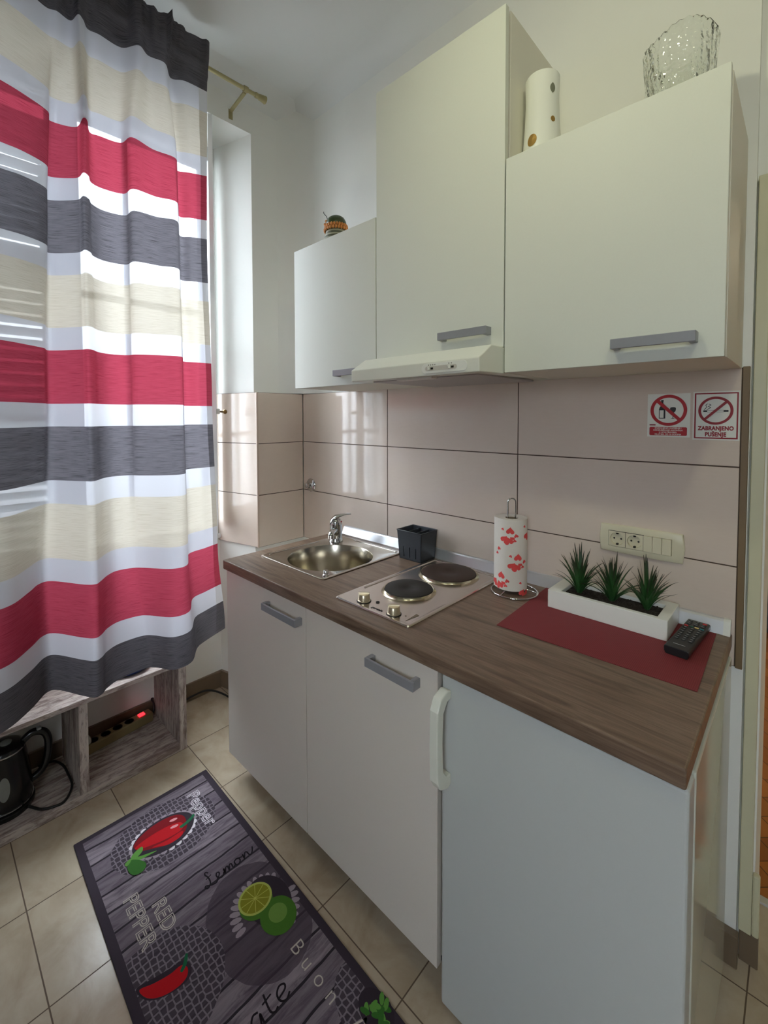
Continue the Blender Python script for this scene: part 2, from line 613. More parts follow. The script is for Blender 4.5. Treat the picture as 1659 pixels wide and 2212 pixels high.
def cyl(bm, p0, p1, r, r1=None, seg=24):
    p0, p1 = Vector(p0), Vector(p1)
    h = (p1 - p0).length
    r1 = r if r1 is None else r1
    return lathe(bm, [(0, 0), (r, 0), (r1, h), (0, h)], p0, seg, axis_mat(p1 - p0))


def smooth_path(pts, n=8, closed=False):
    P = [Vector(p) for p in pts]
    out = []
    m = len(P)
    rng = range(m if closed else m - 1)
    for i in rng:
        if closed: a, b, c, d = P[(i - 1) % m], P[i], P[(i + 1) % m], P[(i + 2) % m]
        else: a, b, c, d = P[max(i - 1, 0)], P[i], P[i + 1], P[min(i + 2, m - 1)]
        for k in range(n):
            t = k / n
            out.append(.5 * ((2 * b) + (c - a) * t + (2 * a - 5 * b + 4 * c - d) * t * t + (3 * b - a - 3 * c + d) * t ** 3))
    if not closed: out.append(P[-1])
    return out


def tube(bm, pts, r, seg=10, closed=False):
    P = [Vector(p) for p in pts]
    rings = []
    n = len(P)
    nrm = None
    for i, p in enumerate(P):
        if closed: t = P[(i + 1) % n] - P[i - 1]
        else: t = P[min(i + 1, n - 1)] - P[max(i - 1, 0)]
        t.normalize()
        if nrm is None:
            nrm = t.orthogonal().normalized()
        else:
            nrm = (nrm - t * nrm.dot(t)).normalized()
        bn = t.cross(nrm)
        rr = r(i / (n - 1)) if callable(r) else r
        rings.append([bm.verts.new(p + (nrm * cos(2 * pi * k / seg) + bn * sin(2 * pi * k / seg)) * rr) for k in range(seg)])
    pairs = list(zip(rings, rings[1:])) + ([(rings[-1], rings[0])] if closed else [])
    for a, b in pairs:
        for k in range(seg):
            bm.faces.new((a[k], a[(k + 1) % seg], b[(k + 1) % seg], b[k]))
    if not closed:
        bm.faces.new(rings[0][::-1]); bm.faces.new(rings[-1])
    bmesh.ops.recalc_face_normals(bm, faces=bm.faces[:])
    return bm


def wloc(o):
    v = Vector((0, 0, 0))
    while o:
        v += o.location; o = o.parent
    return v


def obj(name, bm, m, parent=None, smooth=None, bevel=0, bseg=2):
    """link a bmesh (world coordinates) as one mesh object"""
    if bevel:
        es = [e for e in bm.edges if len(e.link_faces) == 2 and e.calc_face_angle(0) > radians(35)]
        bmesh.ops.bevel(bm, geom=es, offset=bevel, segments=bseg, affect='EDGES', profile=.5, clamp_overlap=True)
    if parent is not None:
        off = wloc(parent)
        for v in bm.verts: v.co -= off
    me = bpy.data.meshes.new(name)
    bm.to_mesh(me); bm.free()
    o = bpy.data.objects.new(name, me)
    col.objects.link(o)
    for mm in (m if isinstance(m, (list, tuple)) else [m]): me.materials.append(mm)
    if parent is not None: o.parent = parent
    if smooth is not None:
        for p in me.polygons: p.use_smooth = True
        if smooth < 180: me.set_sharp_from_angle(angle=radians(smooth))
    return o


def tag(o, label, cat, group=None):
    o['label'] = label; o['category'] = cat
    if group: o['group'] = group
    return o


def thing(name, label, cat, loc, group=None):
    o = bpy.data.objects.new(name, None)
    o.empty_display_size = .05
    o.location = loc
    col.objects.link(o)
    return tag(o, label, cat, group)


def struct(name, bm, m, label, cat, **kw):
    o = obj(name, bm, m, **kw)
    o['kind'] = 'structure'
    return tag(o, label, cat)


def flat(bm, pts, mat_index=0, tf=None):
    """one n-gon from 2-D points through tf(x, y) -> 3-D"""
    f = bm.faces.new([bm.verts.new(tf(*p)) for p in pts])
    f.material_index = mat_index
    return f


def ellipse(cx, cy, rx, ry, n=32, rot=0, a0=0, a1=2 * pi):
    out = []
    full = abs(a1 - a0 - 2 * pi) < 1e-6
    for i in range(n if full else n + 1):
        t = a0 + (a1 - a0) * i / n
        x, y = rx * cos(t), ry * sin(t)
        out.append((cx + x * cos(rot) - y * sin(rot), cy + x * sin(rot) + y * cos(rot)))
    return out


def spline2(pts, n=6, closed=True):
    return [(p.x, p.y) for p in smooth_path([(a, b, 0) for a, b in pts], n, closed)]


def stroke(bm, pts, w, mi, tf, closed=False):
    """ribbon of width w along 2-D points"""
    P = [Vector((p[0], p[1])) for p in pts]
    n = len(P)
    Ls, Rs = [], []
    for i in range(n):
        if closed: t = P[(i + 1) % n] - P[i - 1]
        else: t = P[min(i + 1, n - 1)] - P[max(i - 1, 0)]
        if t.length < 1e-9: t = Vector((1, 0))
        t.normalize()
        nn = Vector((-t.y, t.x)) * w / 2
        Ls.append(bm.verts.new(tf(*(P[i] + nn)))); Rs.append(bm.verts.new(tf(*(P[i] - nn))))
    for i in range(n if closed else n - 1):
        j = (i + 1) % n
        f = bm.faces.new((Rs[i], Rs[j], Ls[j], Ls[i])); f.material_index = mi


def text_into(bm, body, size, tf, mi=0, bold=0.0, align='LEFT', outline=0.0, spacing=1.0, xs=1.0):
    cu = bpy.data.curves.new('lettering', 'FONT')
    cu.body = body; cu.size = size; cu.align_x = align; cu.space_character = spacing
    if outline:
        cu.fill_mode = 'NONE'
    else:
        cu.offset = bold
    cu.resolution_u = 3
    o = bpy.data.objects.new('lettering', cu)
    col.objects.link(o)
    bpy.context.view_layer.update()
    me = bpy.data.meshes.new_from_object(o.evaluated_get(bpy.context.evaluated_depsgraph_get()))
    if outline:
        nb = {}
        for e in me.edges:
            a, b = e.vertices
            nb.setdefault(a, []).append(b); nb.setdefault(b, []).append(a)
        seen = set()
        for st in nb:
            if st in seen: continue
            loop, cur, prv = [], st, None
            while cur is not None and cur not in seen:
                seen.add(cur); loop.append((me.vertices[cur].co.x * xs, me.vertices[cur].co.y))
                nx_ = [k for k in nb[cur] if k != prv and k not in seen]
                prv, cur = cur, (nx_[0] if nx_ else None)
            stroke(bm, loop, outline * 2, mi, tf, True)
        bpy.data.objects.remove(o); bpy.data.curves.remove(cu); bpy.data.meshes.remove(me)
        return
    vs = [bm.verts.new(tf(v.co.x * xs, v.co.y, v.co.z)) for v in me.vertices]
    for p in me.polygons:
        try:
            f = bm.faces.new([vs[i] for i in p.vertices]); f.material_index = mi
        except ValueError: pass
    bpy.data.objects.remove(o); bpy.data.curves.remove(cu); bpy.data.meshes.remove(me)


# ================================================================== ROOM SHELL
XR, YF, ZC = 3.4, -2.7, 2.99
XE = 1.805            # right end of the kitchen wall
struct('floor', box(BM(), -.5, XR, YF, .25, -.06, 0), M['floor'], 'beige tiled kitchen floor', 'floor')
struct('floor', box(BM(), .6, 4.6, .262, 4.6, -.06, .002), M['parquet'], 'orange parquet floor of the next room', 'floor')
struct('trim_1', box(BM(), 1.84, 2.7, .236, .262, -.01, .006, .002), M['alu'], 'pale metal threshold strip between tiles and parquet', 'threshold')
struct('ceiling', box(BM(), -.5, XR, YF, .25, ZC, ZC + .08), M['ceiling'], 'white kitchen ceiling', 'ceiling')
bm = BM()
box(bm, -.5, XE, .010, .25, 0, ZC)
box(bm, XE, 1.838, .035, .25, 0, ZC)
box(bm, 1.838, 2.7, .035, .25, 2.005, ZC)
box(bm, 2.7, XR, .035, .25, 0, ZC)
struct('wall_back', bm, M['plaster'], 'white wall behind the kitchen units', 'wall')
struct('wall_right', box(BM(), XR, XR + .1, YF, .25, 0, ZC), M['back'], 'grey wall on the right, outside the photo', 'wall')
bm = BM()
for q_ in [(-.5, 2.0, 0, ZC), (2.7, XR, 0, ZC), (2.0, 2.7, 0, 1.25), (2.0, 2.7, 2.1, ZC)]: box(bm, q_[0], q_[1], YF - .1, YF, q_[2], q_[3])
struct('wall_front', bm, M['back'], 'grey wall behind the camera with an opening added for fill light', 'wall')
bm = BM()  # unseen window, added to let soft daylight onto fridge and lower doors
for q_ in [(2.0, 2.05, 1.25, 2.1), (2.65, 2.7, 1.25, 2.1), (2.05, 2.65, 1.25, 1.3), (2.05, 2.65, 2.05, 2.1)]: box(bm, q_[0], q_[1], YF - .08, YF - .03, q_[2], q_[3])
struct('fill_light_window', bm, M['window_paint'], 'white frame of an unseen window added behind the camera for fill light', 'window')
# next room
bm = BM()
box(bm, .5, .6, .25, 4.6, 0, 2.8); box(bm, 4.6, 4.7, .25, 4.6, 0, 2.8); box(bm, .5, 4.7, 4.6, 4.7, 0, 2.8); box(bm, .5, 4.7, .25, 4.7, 2.8, 2.9)
struct('wall_next_room', bm, simple('next_room_paint', L(190, 190, 160), .9, var=.02), 'walls of the next room seen past the doorway', 'wall')

# window wall
XW = -.28             # niche / window plane
YO0, YO1, ZS, ZL = -.335, -1.78, .79, 2.775
bm = BM()
prism(bm, [(-.43, .02), (-.04, .02), (-.04, -.268), (XW, YO0), (-.43, YO0)], 'z', 0, ZC)      # pier towards the corner, splayed reveal
box(bm, -.43, -.04, YO1, -.268, ZL, ZC)                                                        # lintel
box(bm, -.43, -.04, YF, YO1, 0, ZC)
box(bm, -.43, XW, YO1, YO0, 0, ZS)                                                             # parapet under the window
# plaster build-up that carries the tiles
prism(bm, [(-.04, .009), (-.01, .009), (-.01, -.264), (XW, -.331), (XW, -.3), (-.04, -.2)], 'z', .777, 1.535)
struct('wall_left', bm, M['plaster'], 'white window wall with a deep window niche', 'wall')


def cove(bm, cx, cy, r, ax, a, b, q):
    """concave fillet: fill between a corner and its quarter circle; q gives the two signs pointing to the corner"""
    sx, sy = q
    pts = [(cx + sx * r, cy + sy * r)]
    for i in range(13):
        t = pi / 2 * i / 12
        pts.append((cx + sx * r * cos(t), cy + sy * r * sin(t)))
    prism(bm, pts, ax, a, b)


r = .15
bm = BM(); cove(bm, -.041 + r, .011 - r, r, 'z', 1.538, ZC, (-1, 1))
struct('trim_2', bm, M['plaster'], 'rounded plaster corner above the tiles', 'wall corner', smooth=40)
r = .10
bm = BM(); cove(bm, .011 - r, ZC + .001 - r, r, 'x', -.05, XE, (1, 1))
struct('trim_3', bm, M['ceiling'], 'soft plaster cove between ceiling and kitchen wall', 'cove', smooth=40)
bm = BM(); cove(bm, -.041 + r, ZC + .001 - r, r, 'y', YF, .01, (-1, 1))
struct('trim_4', bm, M['ceiling'], 'soft plaster cove between ceiling and window wall', 'cove', smooth=40)

# wall tiles: individually bevelled tiles over a dark grout bed
G1, G2, GB, GT = 1.2862, 1.0333, .777, 1.536
g = .0016
bm = BM()
rows = [(GB, G2), (G2, G1), (G1, GT)]
for (z0, z1) in rows:
    for (x0, x1) in [(0, .6), (.6, 1.2), (1.2, 1.789)]:
        box(bm, x0 + g, x1 - g, 0, .007, z0 + g, z1 - g, .0008, 1)
tb = struct('trim_5', bm, M['wtile'], 'glossy beige wall tiles behind the worktop', 'wall tiles')
obj('grout', box(BM(), 0, 1.789, .0018, .0095, GB, GT), M['grout'], tb)
obj('edge_strip', box(BM(), 1.7895, 1.8035, -.002, .0095, GB - .002, GT + .002, .001, 1), M['tile_edge'], tb)['label'] = 'brown edge strip'
bm = BM(); bmg = BM()
for (z0, z1) in rows:
    box(bm, -.007, 0, -.272 + g, -.001 - g, z0 + g, z1 - g, .0008, 1)
box(bmg, -.0095, -.0018, -.272, -.001, GB, GT)
dx, dy = XW, -.066
for (z0, z1) in rows:
    prism(bm, [(-.003, -.274), (XW, -.341), (XW, -.335), (-.003, -.268)], 'z', z0 + g, z1 - g)
prism(bmg, [(-.004, -.2722), (XW, -.3385), (XW, -.334), (-.004, -.267)], 'z', GB, GT)
ts = struct('trim_6', bm, M['wtile'], 'glossy beige tiles around the window corner', 'wall tiles')
obj('grout', bmg, M['grout'], ts)
obj('corner_strip', box(BM(), -.0075, .0016, -.2795, -.2695, GB - .001, GT + .001, .003, 3), simple('tile_corner_strip', L(192, 172, 156), .35), ts)

# skirtings
struct('baseboard_left', box(BM(), XW - .002, XW + .010, YO1, YO0, 0, .085, .002), M['baseboard'], 'beige tile skirting under the window', 'skirting')
bm = BM(); prism(bm, [(XW, -.335), (XW, -.347), (-.002, -.280), (-.04, -.268)], 'z', 0, .085)
struct('baseboard_niche', bm, M['baseboard'], 'beige tile skirting on the niche side beside the cabinet', 'skirting')
struct('baseboard_back', box(BM(), 1.60, 1.8105, -.0135, .010, 0, .084, .002), M['baseboard'], 'brown tile skirting at the wall end behind the fridge', 'skirting')
struct('baseboard_doorway', box(BM(), 1.8106, 1.849, .022, .036, 0, .082, .002), M['baseboard'], 'brown tile skirting piece beside the doorway', 'skirting')
# doorway casing
bm = BM()
box(bm, 1.8085, 1.834, .018, .037, .083, 2.003, .002)
box(bm, 1.8345, 2.705, .018, .037, 1.93, 2.003, .002)
box(bm, 2.68, 2.705, .018, .037, 0, 1.9295, .002)
dd = struct('door_1', bm, M['paint'], 'cream painted casing of the doorway', 'door frame')
obj('plinth_block', box(BM(), 1.8342, 1.849, .020, .036, .0825, .245, .004), M['paint'], dd)

# window
bm = BM()
fx0, fx1 = -.335, -.285
for (a, b) in [(YO1, YO1 + .06), (-1.0, -.93), (YO0 - .03, YO0 + .001)]: box(bm, fx0, fx1, a, b, ZS, ZL, .004)
for (a, b) in [(ZS, ZS + .07), (ZL - .07, ZL)]: box(bm, fx0, fx1, YO1, YO0, a, b, .004)
box(bm, fx0, fx1, YO1, -.93, 2.02, 2.08, .004)
wn = struct('window_1', bm, M['window_paint'], 'white double window behind the striped curtain', 'window')
bm = BM()
for (a, b) in [(YO1, YO1 + .05), (-1.02, -.94), (YO0 - .03, YO0)]: box(bm, -.425, -.395, a, b, ZS, ZL, .003)
for z in (ZS, 1.30, 1.95, ZL - .06): box(bm, -.425, -.395, YO1, YO0, z, z + (.06 if z in (ZS, ZL - .06) else .028), .003)
for y in (-.715, -1.38): box(bm, -.42, -.398, y - .011, y + .011, ZS, ZL, .003)
obj('outer_sash', bm, M['window_paint'], wn)
obj('glass', box(BM(), -.411, -.408, YO1, YO0, ZS, ZL), M['pane'], wn)
obj('sill', box(BM(), -.425, XW + .02, YO1, YO0, ZS - .001, ZS + .022, .004), M['window_paint'], wn)
# left inner leaf, closed
bm = BM()
for (a, b) in [(YO1 + .05, YO1 + .1), (-1.04, -.99)]: box(bm, -.295, -.262, a, b, ZS + .05, 2.03, .004)
for (a, b) in [(ZS + .05, ZS + .11), (1.98, 2.03), (1.40, 1.43)]: box(bm, -.295, -.262, YO1 + .05, -.99, a, b, .004)
obj('closed_leaf', bm, M['window_paint'], wn)
# right inner leaf, opened into the room along the niche
h0, h1 = Vector((-.262, -.362)), Vector((-.030, -.4795))
d = (h1 - h0).normalized(); nn = Vector((-d.y, d.x)) * .009
bm = BM()


def leafbar(bm, s0, s1, z0, z1, k=1.0):
    a, b = h0 + d * s0, h0 + d * s1
    n2 = nn * k
    prism(bm, [tuple(a + n2), tuple(b + n2), tuple(b - n2), tuple(a - n2)], 'z', z0, z1)


ll = (h1 - h0).length
leafbar(bm, 0, .045, .87, 2.765); leafbar(bm, ll - .045, ll, .87, 2.765)
leafbar(bm, .045, ll - .045, .87, .95); leafbar(bm, .045, ll - .045, 2.69, 2.765); leafbar(bm, .045, ll - .045, 1.72, 1.75)
ol = obj('open_leaf', bm, M['window_paint'], wn)
bm = BM(); leafbar(bm, .045, ll - .045, .95, 2.69, .2)
obj('leaf_glass', bm, M['pane'], ol)
kn = (-.062, -.430, 1.443)
bm = BM(); box(bm, -.075, -.050, -.468, -.440, 1.430, 1.456, .003)
obj('catch_plate', bm, M['window_paint'], ol)
bm = BM(); cyl(bm, (-.062, -.446, 1.443), (-.056, -.422, 1.441), .0045, seg=12)
lathe(bm, [(0, -.011), (.006, -.0095), (.010, -.005), (.011, 0), (.010, .005), (.006, .0095), (0, .011)], (-.054, -.414, 1.441), 20)
obj('knob', bm, M['brass'], ol, smooth=60)['label'] = 'small brass knob'
# louvred shutter outside the left half
bm = BM()
sx0, sx1 = -.52, -.485
for (a, b) in [(-1.78, -1.72), (-1.38, -1.33), (-1.03, -.98)]: box(bm, sx0, sx1, a, b, ZS, 2.7, .003)
for z in (ZS, 1.42, 2.0, 2.64): box(bm, sx0, sx1, -1.78, -.98, z, z + .06, .003)
z = ZS + .08
while z < 2.63:
    prism(bm, [(sx0, z), (sx0 + .004, z - .004), (sx1, z + .026), (sx1 - .004, z + .03)], 'y', -1.75, -1.0)
    z += .05
obj('louvred_shutter', bm, M['outside_shutter'], wn)['label'] = 'white louvred shutter outside the glass'

# ================================================================== CURTAIN AND ROD
levels = {
    2.95: [(-.555, .118), (-.62, .108), (-.68, .125), (-.73, .148), (-.79, .112), (-.835, .150), (-.875, .112), (-.945, .138), (-.98, .112), (-1.005, .138), (-1.02, .150), (-1.035, .112), (-1.07, .142), (-1.11, .112), (-1.17, .145), (-1.25, .118)],
    2.757: [(-.555, .101), (-.643, .095), (-.690, .070), (-.735, .130), (-.792, .122), (-.833, .146), (-.874, .090), (-.945, .095), (-.980, .092), (-1.000, .122), (-1.018, .135), (-1.030, .088), (-1.070, .098), (-1.100, .090), (-1.17, .125), (-1.25, .155)],
    2.408: [(-.562, .103), (-.620, .080), (-.670, .060), (-.704, .139), (-.788, .138), (-.867, .160), (-.885, .095), (-.950, .085), (-.980, .085), (-1.002, .148), (-1.016, .154), (-1.022, .081), (-1.090, .060), (-1.105, .110), (-1.175, .152), (-1.232, .175)],
    2.148: [(-.564, .099), (-.620, .075), (-.660, .058), (-.722, .185), (-.788, .168), (-.865, .160), (-.876, .096), (-.940, .083), (-.985, .110), (-1.000, .140), (-1.021, .155), (-1.031, .105), (-1.100, .038), (-1.118, .126), (-1.183, .167), (-1.238, .173)],
    1.50: [(-.552, .098), (-.612, .095), (-.672, .095), (-.730, .225), (-.796, .215), (-.868, .172), (-.890, .128), (-.944, .118), (-.985, .145), (-1.008, .182), (-1.030, .198), (-1.045, .165), (-1.112, .072), (-1.138, .118), (-1.190, .168), (-1.246, .215)],
    .8715: [(-.537, .098), (-.605, .124), (-.687, .155), (-.747, .280), (-.805, .284), (-.870, .200), (-.900, .172), (-.948, .163), (-.985, .190), (-1.018, .235), (-1.037, .254), (-1.065, .230), (-1.130, .118), (-1.166, .119), (-1.200, .178), (-1.254, .261)],
    .4915: [(-.509, .100), (-.620, .145), (-.669, .177), (-.729, .261), (-.797, .266), (-.835, .205), (-.868, .180), (-.952, .185), (-1.000, .212), (-1.020, .235), (-1.045, .242), (-1.073, .196), (-1.120, .105), (-1.151, .096), (-1.200, .160), (-1.262, .222)],
}
ext = [(-.055, .015), (-.11, -.045), (-.17, -.075), (-.22, -.01), (-.28, .03), (-.35, -.05), (-.42, .01)]
keys = sorted(levels)
curv = {}
NS = 7
for zk in keys:
    pts = list(levels[zk])
    y0, x0 = pts[-1]
    pts += [(y0 + a, min(max(x0 + b * (.35 if zk > 2.8 else 1), .06), .29)) for a, b in ext]
    curv[zk] = smooth_path([(x, y, 0) for y, x in pts], NS)
ncol = len(curv[keys[0]])


def curt_pt(i, z):
    for a, b in zip(keys, keys[1:]):
        if z <= b or b == keys[-1]:
            t = min(max((z - a) / (b - a), 0), 1)
            t = t * t * (3 - 2 * t) if b - a > .3 else t
            p = curv[a][i].lerp(curv[b][i], t)
            return p.x, p.y


bm = BM()
uvl = bm.loops.layers.uv.new('UVMap')
NR = 130
zs = [.4915 + (2.945 - .4915) * k / NR for k in range(NR + 1)]
us = [0.0]
for i in range(1, ncol): us.append(us[-1] + (curv[2.148][i] - curv[2.148][i - 1]).length)
grid = []
for k, z in enumerate(zs):
    rowv = []
    for i in range(ncol):
        x, y = curt_pt(i, z)
        zz = z
        if z > 2.80:                       # gathered heading with a ruffled top
            w = min((z - 2.80) / .08, 1)
            x += w * (.012 * sin(us[i] * 62 + 1.3) + .006 * sin(us[i] * 151))
            zz += w * (.010 * sin(us[i] * 38 + .5) - .012 * max(0, 1 - us[i] / .10))
            x = max(x, .1125)
        rowv.append(bm.verts.new((x, y, zz)))
    grid.append(rowv)
for k in range(NR):
    for i in range(ncol - 1):
        f = bm.faces.new((grid[k][i], grid[k][i + 1], grid[k + 1][i + 1], grid[k + 1][i]))
        for lp, (kk, ii) in zip(f.loops, ((k, i), (k, i + 1), (k + 1, i + 1), (k + 1, i))):
            lp[uvl].uv = (us[ii], zs[kk])
tag(obj('curtain', bm, M['curtain'], smooth=180), 'sheer curtain striped white, beige, red and charcoal hanging before the window', 'curtain')

t = thing('curtain_rod', 'antique cream metal curtain rod on a wall bracket above the window', 'curtain rod', (.1, -.30, 2.85))
bm = BM(); cyl(bm, (.1, -1.95, 2.838), (.1, -.325, 2.860), .0085, seg=20)
obj('pole', bm, M['rod'], t, smooth=50)
bm = BM()
lathe(bm, [(0, 0), (.011, 0), (.012, .004), (.011, .012), (.010, .014), (.0125, .020), (.0155, .044), (.017, .048), (.0165, .052), (0, .053)], (.1, -.3275, 2.860), 24, axis_mat((0, 1, .013)))
obj('finial', bm, M['rod'], t, smooth=40)
bm = BM()
box(bm, -.041, -.037, -.383, -.363, 2.795, 2.838, .001)
prism(bm, [(-.040, 2.826), (.088, 2.848), (.088, 2.856), (-.040, 2.834)], 'y', -.380, -.366)
lathe(bm, [(.0087, 0), (.0125, 0), (.0125, .018), (.0087, .018), (.0087, 0)], (.1, -.385, 2.8592), 24, axis_mat((0, 1, .013)))
obj('bracket', bm, M['rod'], t, smooth=40)
for x in (.02, .055, .082):
    bm = BM(); cyl(bm, (x, -.373, 2.836 + .17 * (x + .04)), (x, -.373, 2.842 + .17 * (x + .04)), .0032, seg=10)
    obj('screw', bm, M['dark_slot'], t)

# ================================================================== WALL CABINETS AND HOOD
YU = -.3285
ZUB = 1.533


def bar_handle(bm, x0, x1, yface, z, dep=.030, h=.022):
    box(bm, x0, x1, yface - dep, yface - dep + .007, z - h / 2, z + h / 2, .001, 1)
    for x in (x0, x1 - .014): box(bm, x, x + .014, yface - dep + .006, yface + .0005, z - h / 2, z + h / 2, .001, 1)


def wall_cabinet(x0, x1, zb, zt, hx, hz, label):
    t = thing('wall_cabinet', label, 'cabinet', ((x0 + x1) / 2, -.16, zb), 'white wall cabinets above the worktop')
    bm = BM()
    box(bm, x0 + .001, x1 - .001, YU + .026, .0085, zb + .001, zt - .003, .0008, 1)
    obj('carcass', bm, M['cab_side'], t)
    dr = obj('door', box(BM(), x0 + .0018, x1 - .0018, YU, YU + .018, zb, zt, .0012, 2), M['cab'], t)
    bm = BM(); bar_handle(bm, hx[0], hx[1], YU, hz)
    obj('handle', bm, M['handle_grey'], dr)['label'] = 'grey bar handle'
    return t


wall_cabinet(.380, .8447, ZUB, 2.0917, (.651, .811), 1.576, 'short white wall cabinet nearest the window, holding the small figurine')
wall_cabinet(.8447, 1.3177, 1.603, 2.4969, (1.120, 1.280), 1.650, 'tallest white wall cabinet, in the middle above the range hood')
wall_cabinet(1.3177, 1.788, ZUB, 2.0958, (1.588, 1.744), 1.575, 'white wall cabinet nearest the doorway, holding two vases')

t = thing('range_hood', 'white slimline range hood under the tallest wall cabinet', 'range hood', (1.085, -.2, 1.53))
HX0, HX1 = .852, 1.3165
bm = BM()
prism(bm, [(.0085, 1.534), (.0085, 1.602), (-.391, 1.602), (-.4527, 1.564), (-.4512, 1.528), (-.30, 1.531)], 'x', HX0, HX1)
obj('body', bm, M['white_plastic'], t, bevel=.0025, bseg=2)
# control panel set into the front face
fz = lambda z: -.4527 + (1.564 - z) / (1.564 - 1.528) * .0015


def pill(x0, x1, z0, z1, n=10):
    r = (z1 - z0) / 2; zc = (z0 + z1) / 2
    return [(x0 + r + r * cos(a), zc + r * sin(a)) for a in [pi / 2 + pi * i / n for i in range(n + 1)]] + \
           [(x1 - r + r * cos(a), zc + r * sin(a)) for a in [-pi / 2 + pi * i / n for i in range(n + 1)]]


bm = BM(); prism(bm, pill(1.137, 1.283, 1.5335, 1.5605), 'y', -.4542, -.450)
cp = obj('control_panel', bm, M['white_gloss'], t, bevel=.0006, bseg=1)
bm = BM(); prism(bm, pill(1.150, 1.252, 1.540, 1.5525), 'y', -.4549, -.4536)
obj('slot_panel', bm, simple('hood_slot_panel', L(200, 196, 184), .4), cp)
for x in (1.166, 1.232):
    bm = BM(); box(bm, x - .009, x + .011, -.4552, -.4545, 1.5435, 1.549)
    obj('slider_slot', bm, M['dark_slot'], cp)
    bm = BM(); box(bm, x - .005, x + .003, -.4605, -.4549, 1.5415, 1.551, .0012)
    obj('slider_knob', bm, M['white_plastic'], cp)
M['hood_mark'] = simple('hood_marks', L(140, 136, 128), .5)
for x in (1.160, 1.167, 1.174, 1.181, 1.226, 1.234):
    bm = BM(); box(bm, x, x + .003, -.4547, -.4540, 1.5545, 1.5575)
    obj('printed_mark', bm, M['hood_mark'], cp)
bm = BM(); box(bm, .90, 1.28, -.40, -.06, 1.526, 1.5312, .001)
obj('filter_grille', bm, simple('hood_filter', L(170, 164, 160), .4, .3), t)
bm = BM(); box(bm, 1.02, 1.15, -.425, -.395, 1.5225, 1.5295, .002)
obj('lamp_lens', bm, simple('hood_lens', L(206, 200, 190), .3), t)

# ================================================================== BASE UNITS
YD = -.600
ZW, TH = .861, .036
ZWB = ZW - TH
YWF = -.612


def base_cabinet(x0, x1, hx, label):
    t = thing('base_cabinet', label, 'cabinet', ((x0 + x1) / 2, -.3, 0), 'beige base cabinets under the worktop')
    zb = .093
    bm = BM()                                                      # open-topped carcass so that the sink bowl has room
    box(bm, x0 + .001, x0 + .017, YD + .026, -.03, zb + .004, ZWB - .001)
    box(bm, x1 - .017, x1 - .001, YD + .026, -.03, zb + .004, ZWB - .001)
    box(bm, x0 + .017, x1 - .017, YD + .026, -.03, zb + .004, zb + .02)
    box(bm, x0 + .017, x1 - .017, -.04, -.03, zb + .02, ZWB - .001)
    obj('carcass', bm, M['cab_side'], t)
    dr = obj('door', box(BM(), x0 + .0018, x1 - .0018, YD, YD + .018, zb - .003, ZWB - .003, .0012, 2), M['cab_lower'], t)
    bm = BM(); bar_handle(bm, hx[0], hx[1], YD, .770, .029, .024)
    obj('handle', bm, M['handle_grey'], dr)['label'] = 'grey bar handle'
    for x in (x0 + .05, x1 - .05):
        for y in (-.50, -.09):
            bm = BM(); lathe(bm, [(0, 0), (.022, 0), (.024, .006), (.014, .012), (.014, .085), (.024, .090), (.024, .0972), (0, .0972)], (x, y, 0), 16)
            obj('leg', bm, M['black_plastic'], t, smooth=40)
    return t


base_cabinet(.293, .7966, (.585, .778), 'beige base cabinet under the sink, nearest the window')
base_cabinet(.7966, 1.301, (1.084, 1.248), 'beige base cabinet under the electric hob, beside the fridge')

# refrigerator
t = thing('refrigerator', 'white under-counter fridge at the right end of the worktop', 'refrigerator', (1.55, -.3, 0))
FX0, FX1 = 1.3105, 1.7865
obj('body', box(BM(), FX0 + .002, FX1, -.545, -.045, .022, .820, .003), M['fridge_side'], t)
dr = obj('door', box(BM(), FX0, FX1 - .001, YD, -.549, .018, .819, .006, 3), M['fridge'], t)
obj('door_seal', box(BM(), FX0 + .008, FX1 - .008, -.5505, -.5445, .03, .81), M['dark_slot'], dr)
bm = BM()
pz = [(-.600, .572), (-.612, .566), (-.640, .578), (-.653, .60), (-.655, .68), (-.653, .76), (-.640, .785), (-.612, .795), (-.600, .790), (-.600, .772), (-.616, .770), (-.630, .75), (-.633, .68), (-.630, .615), (-.616, .597), (-.600, .596)]
prism(bm, pz, 'x', 1.315, 1.338)
obj('handle', bm, M['white_plastic'], dr, bevel=.003, bseg=2)['label'] = 'white curved plastic handle'
for x in (FX0 + .04, FX1 - .05):
    for y in (-.51, -.10):
        bm = BM(); cyl(bm, (x, y, 0), (x, y, .0225), .015, seg=14)
        obj('foot', bm, M['black_plastic'], t)

# worktop with openings for the bowl and the hob
WX0, WX1 = .288, 1.7825
sx0, sx1, sy0, sy1 = .392, .742, -.475, -.125
hx0, hx1, hy0, hy1 = .895, 1.158, -.530, -.065
xs = [WX0, sx0, sx1, hx0, hx1, WX1]
ys = sorted([YWF, hy0, sy0, sy1, hy1, -.0005])
bm = BM()
vt, vb = {}, {}
for i, x in enumerate(xs):
    for j, y in enumerate(ys):
        vt[i, j] = bm.verts.new((x, y, ZW)); vb[i, j] = bm.verts.new((x, y, ZWB))


def hole(i, j):
    xm, ym = (xs[i] + xs[i + 1]) / 2, (ys[j] + ys[j + 1]) / 2
    return (sx0 < xm < sx1 and sy0 < ym < sy1) or (hx0 < xm < hx1 and hy0 < ym < hy1)


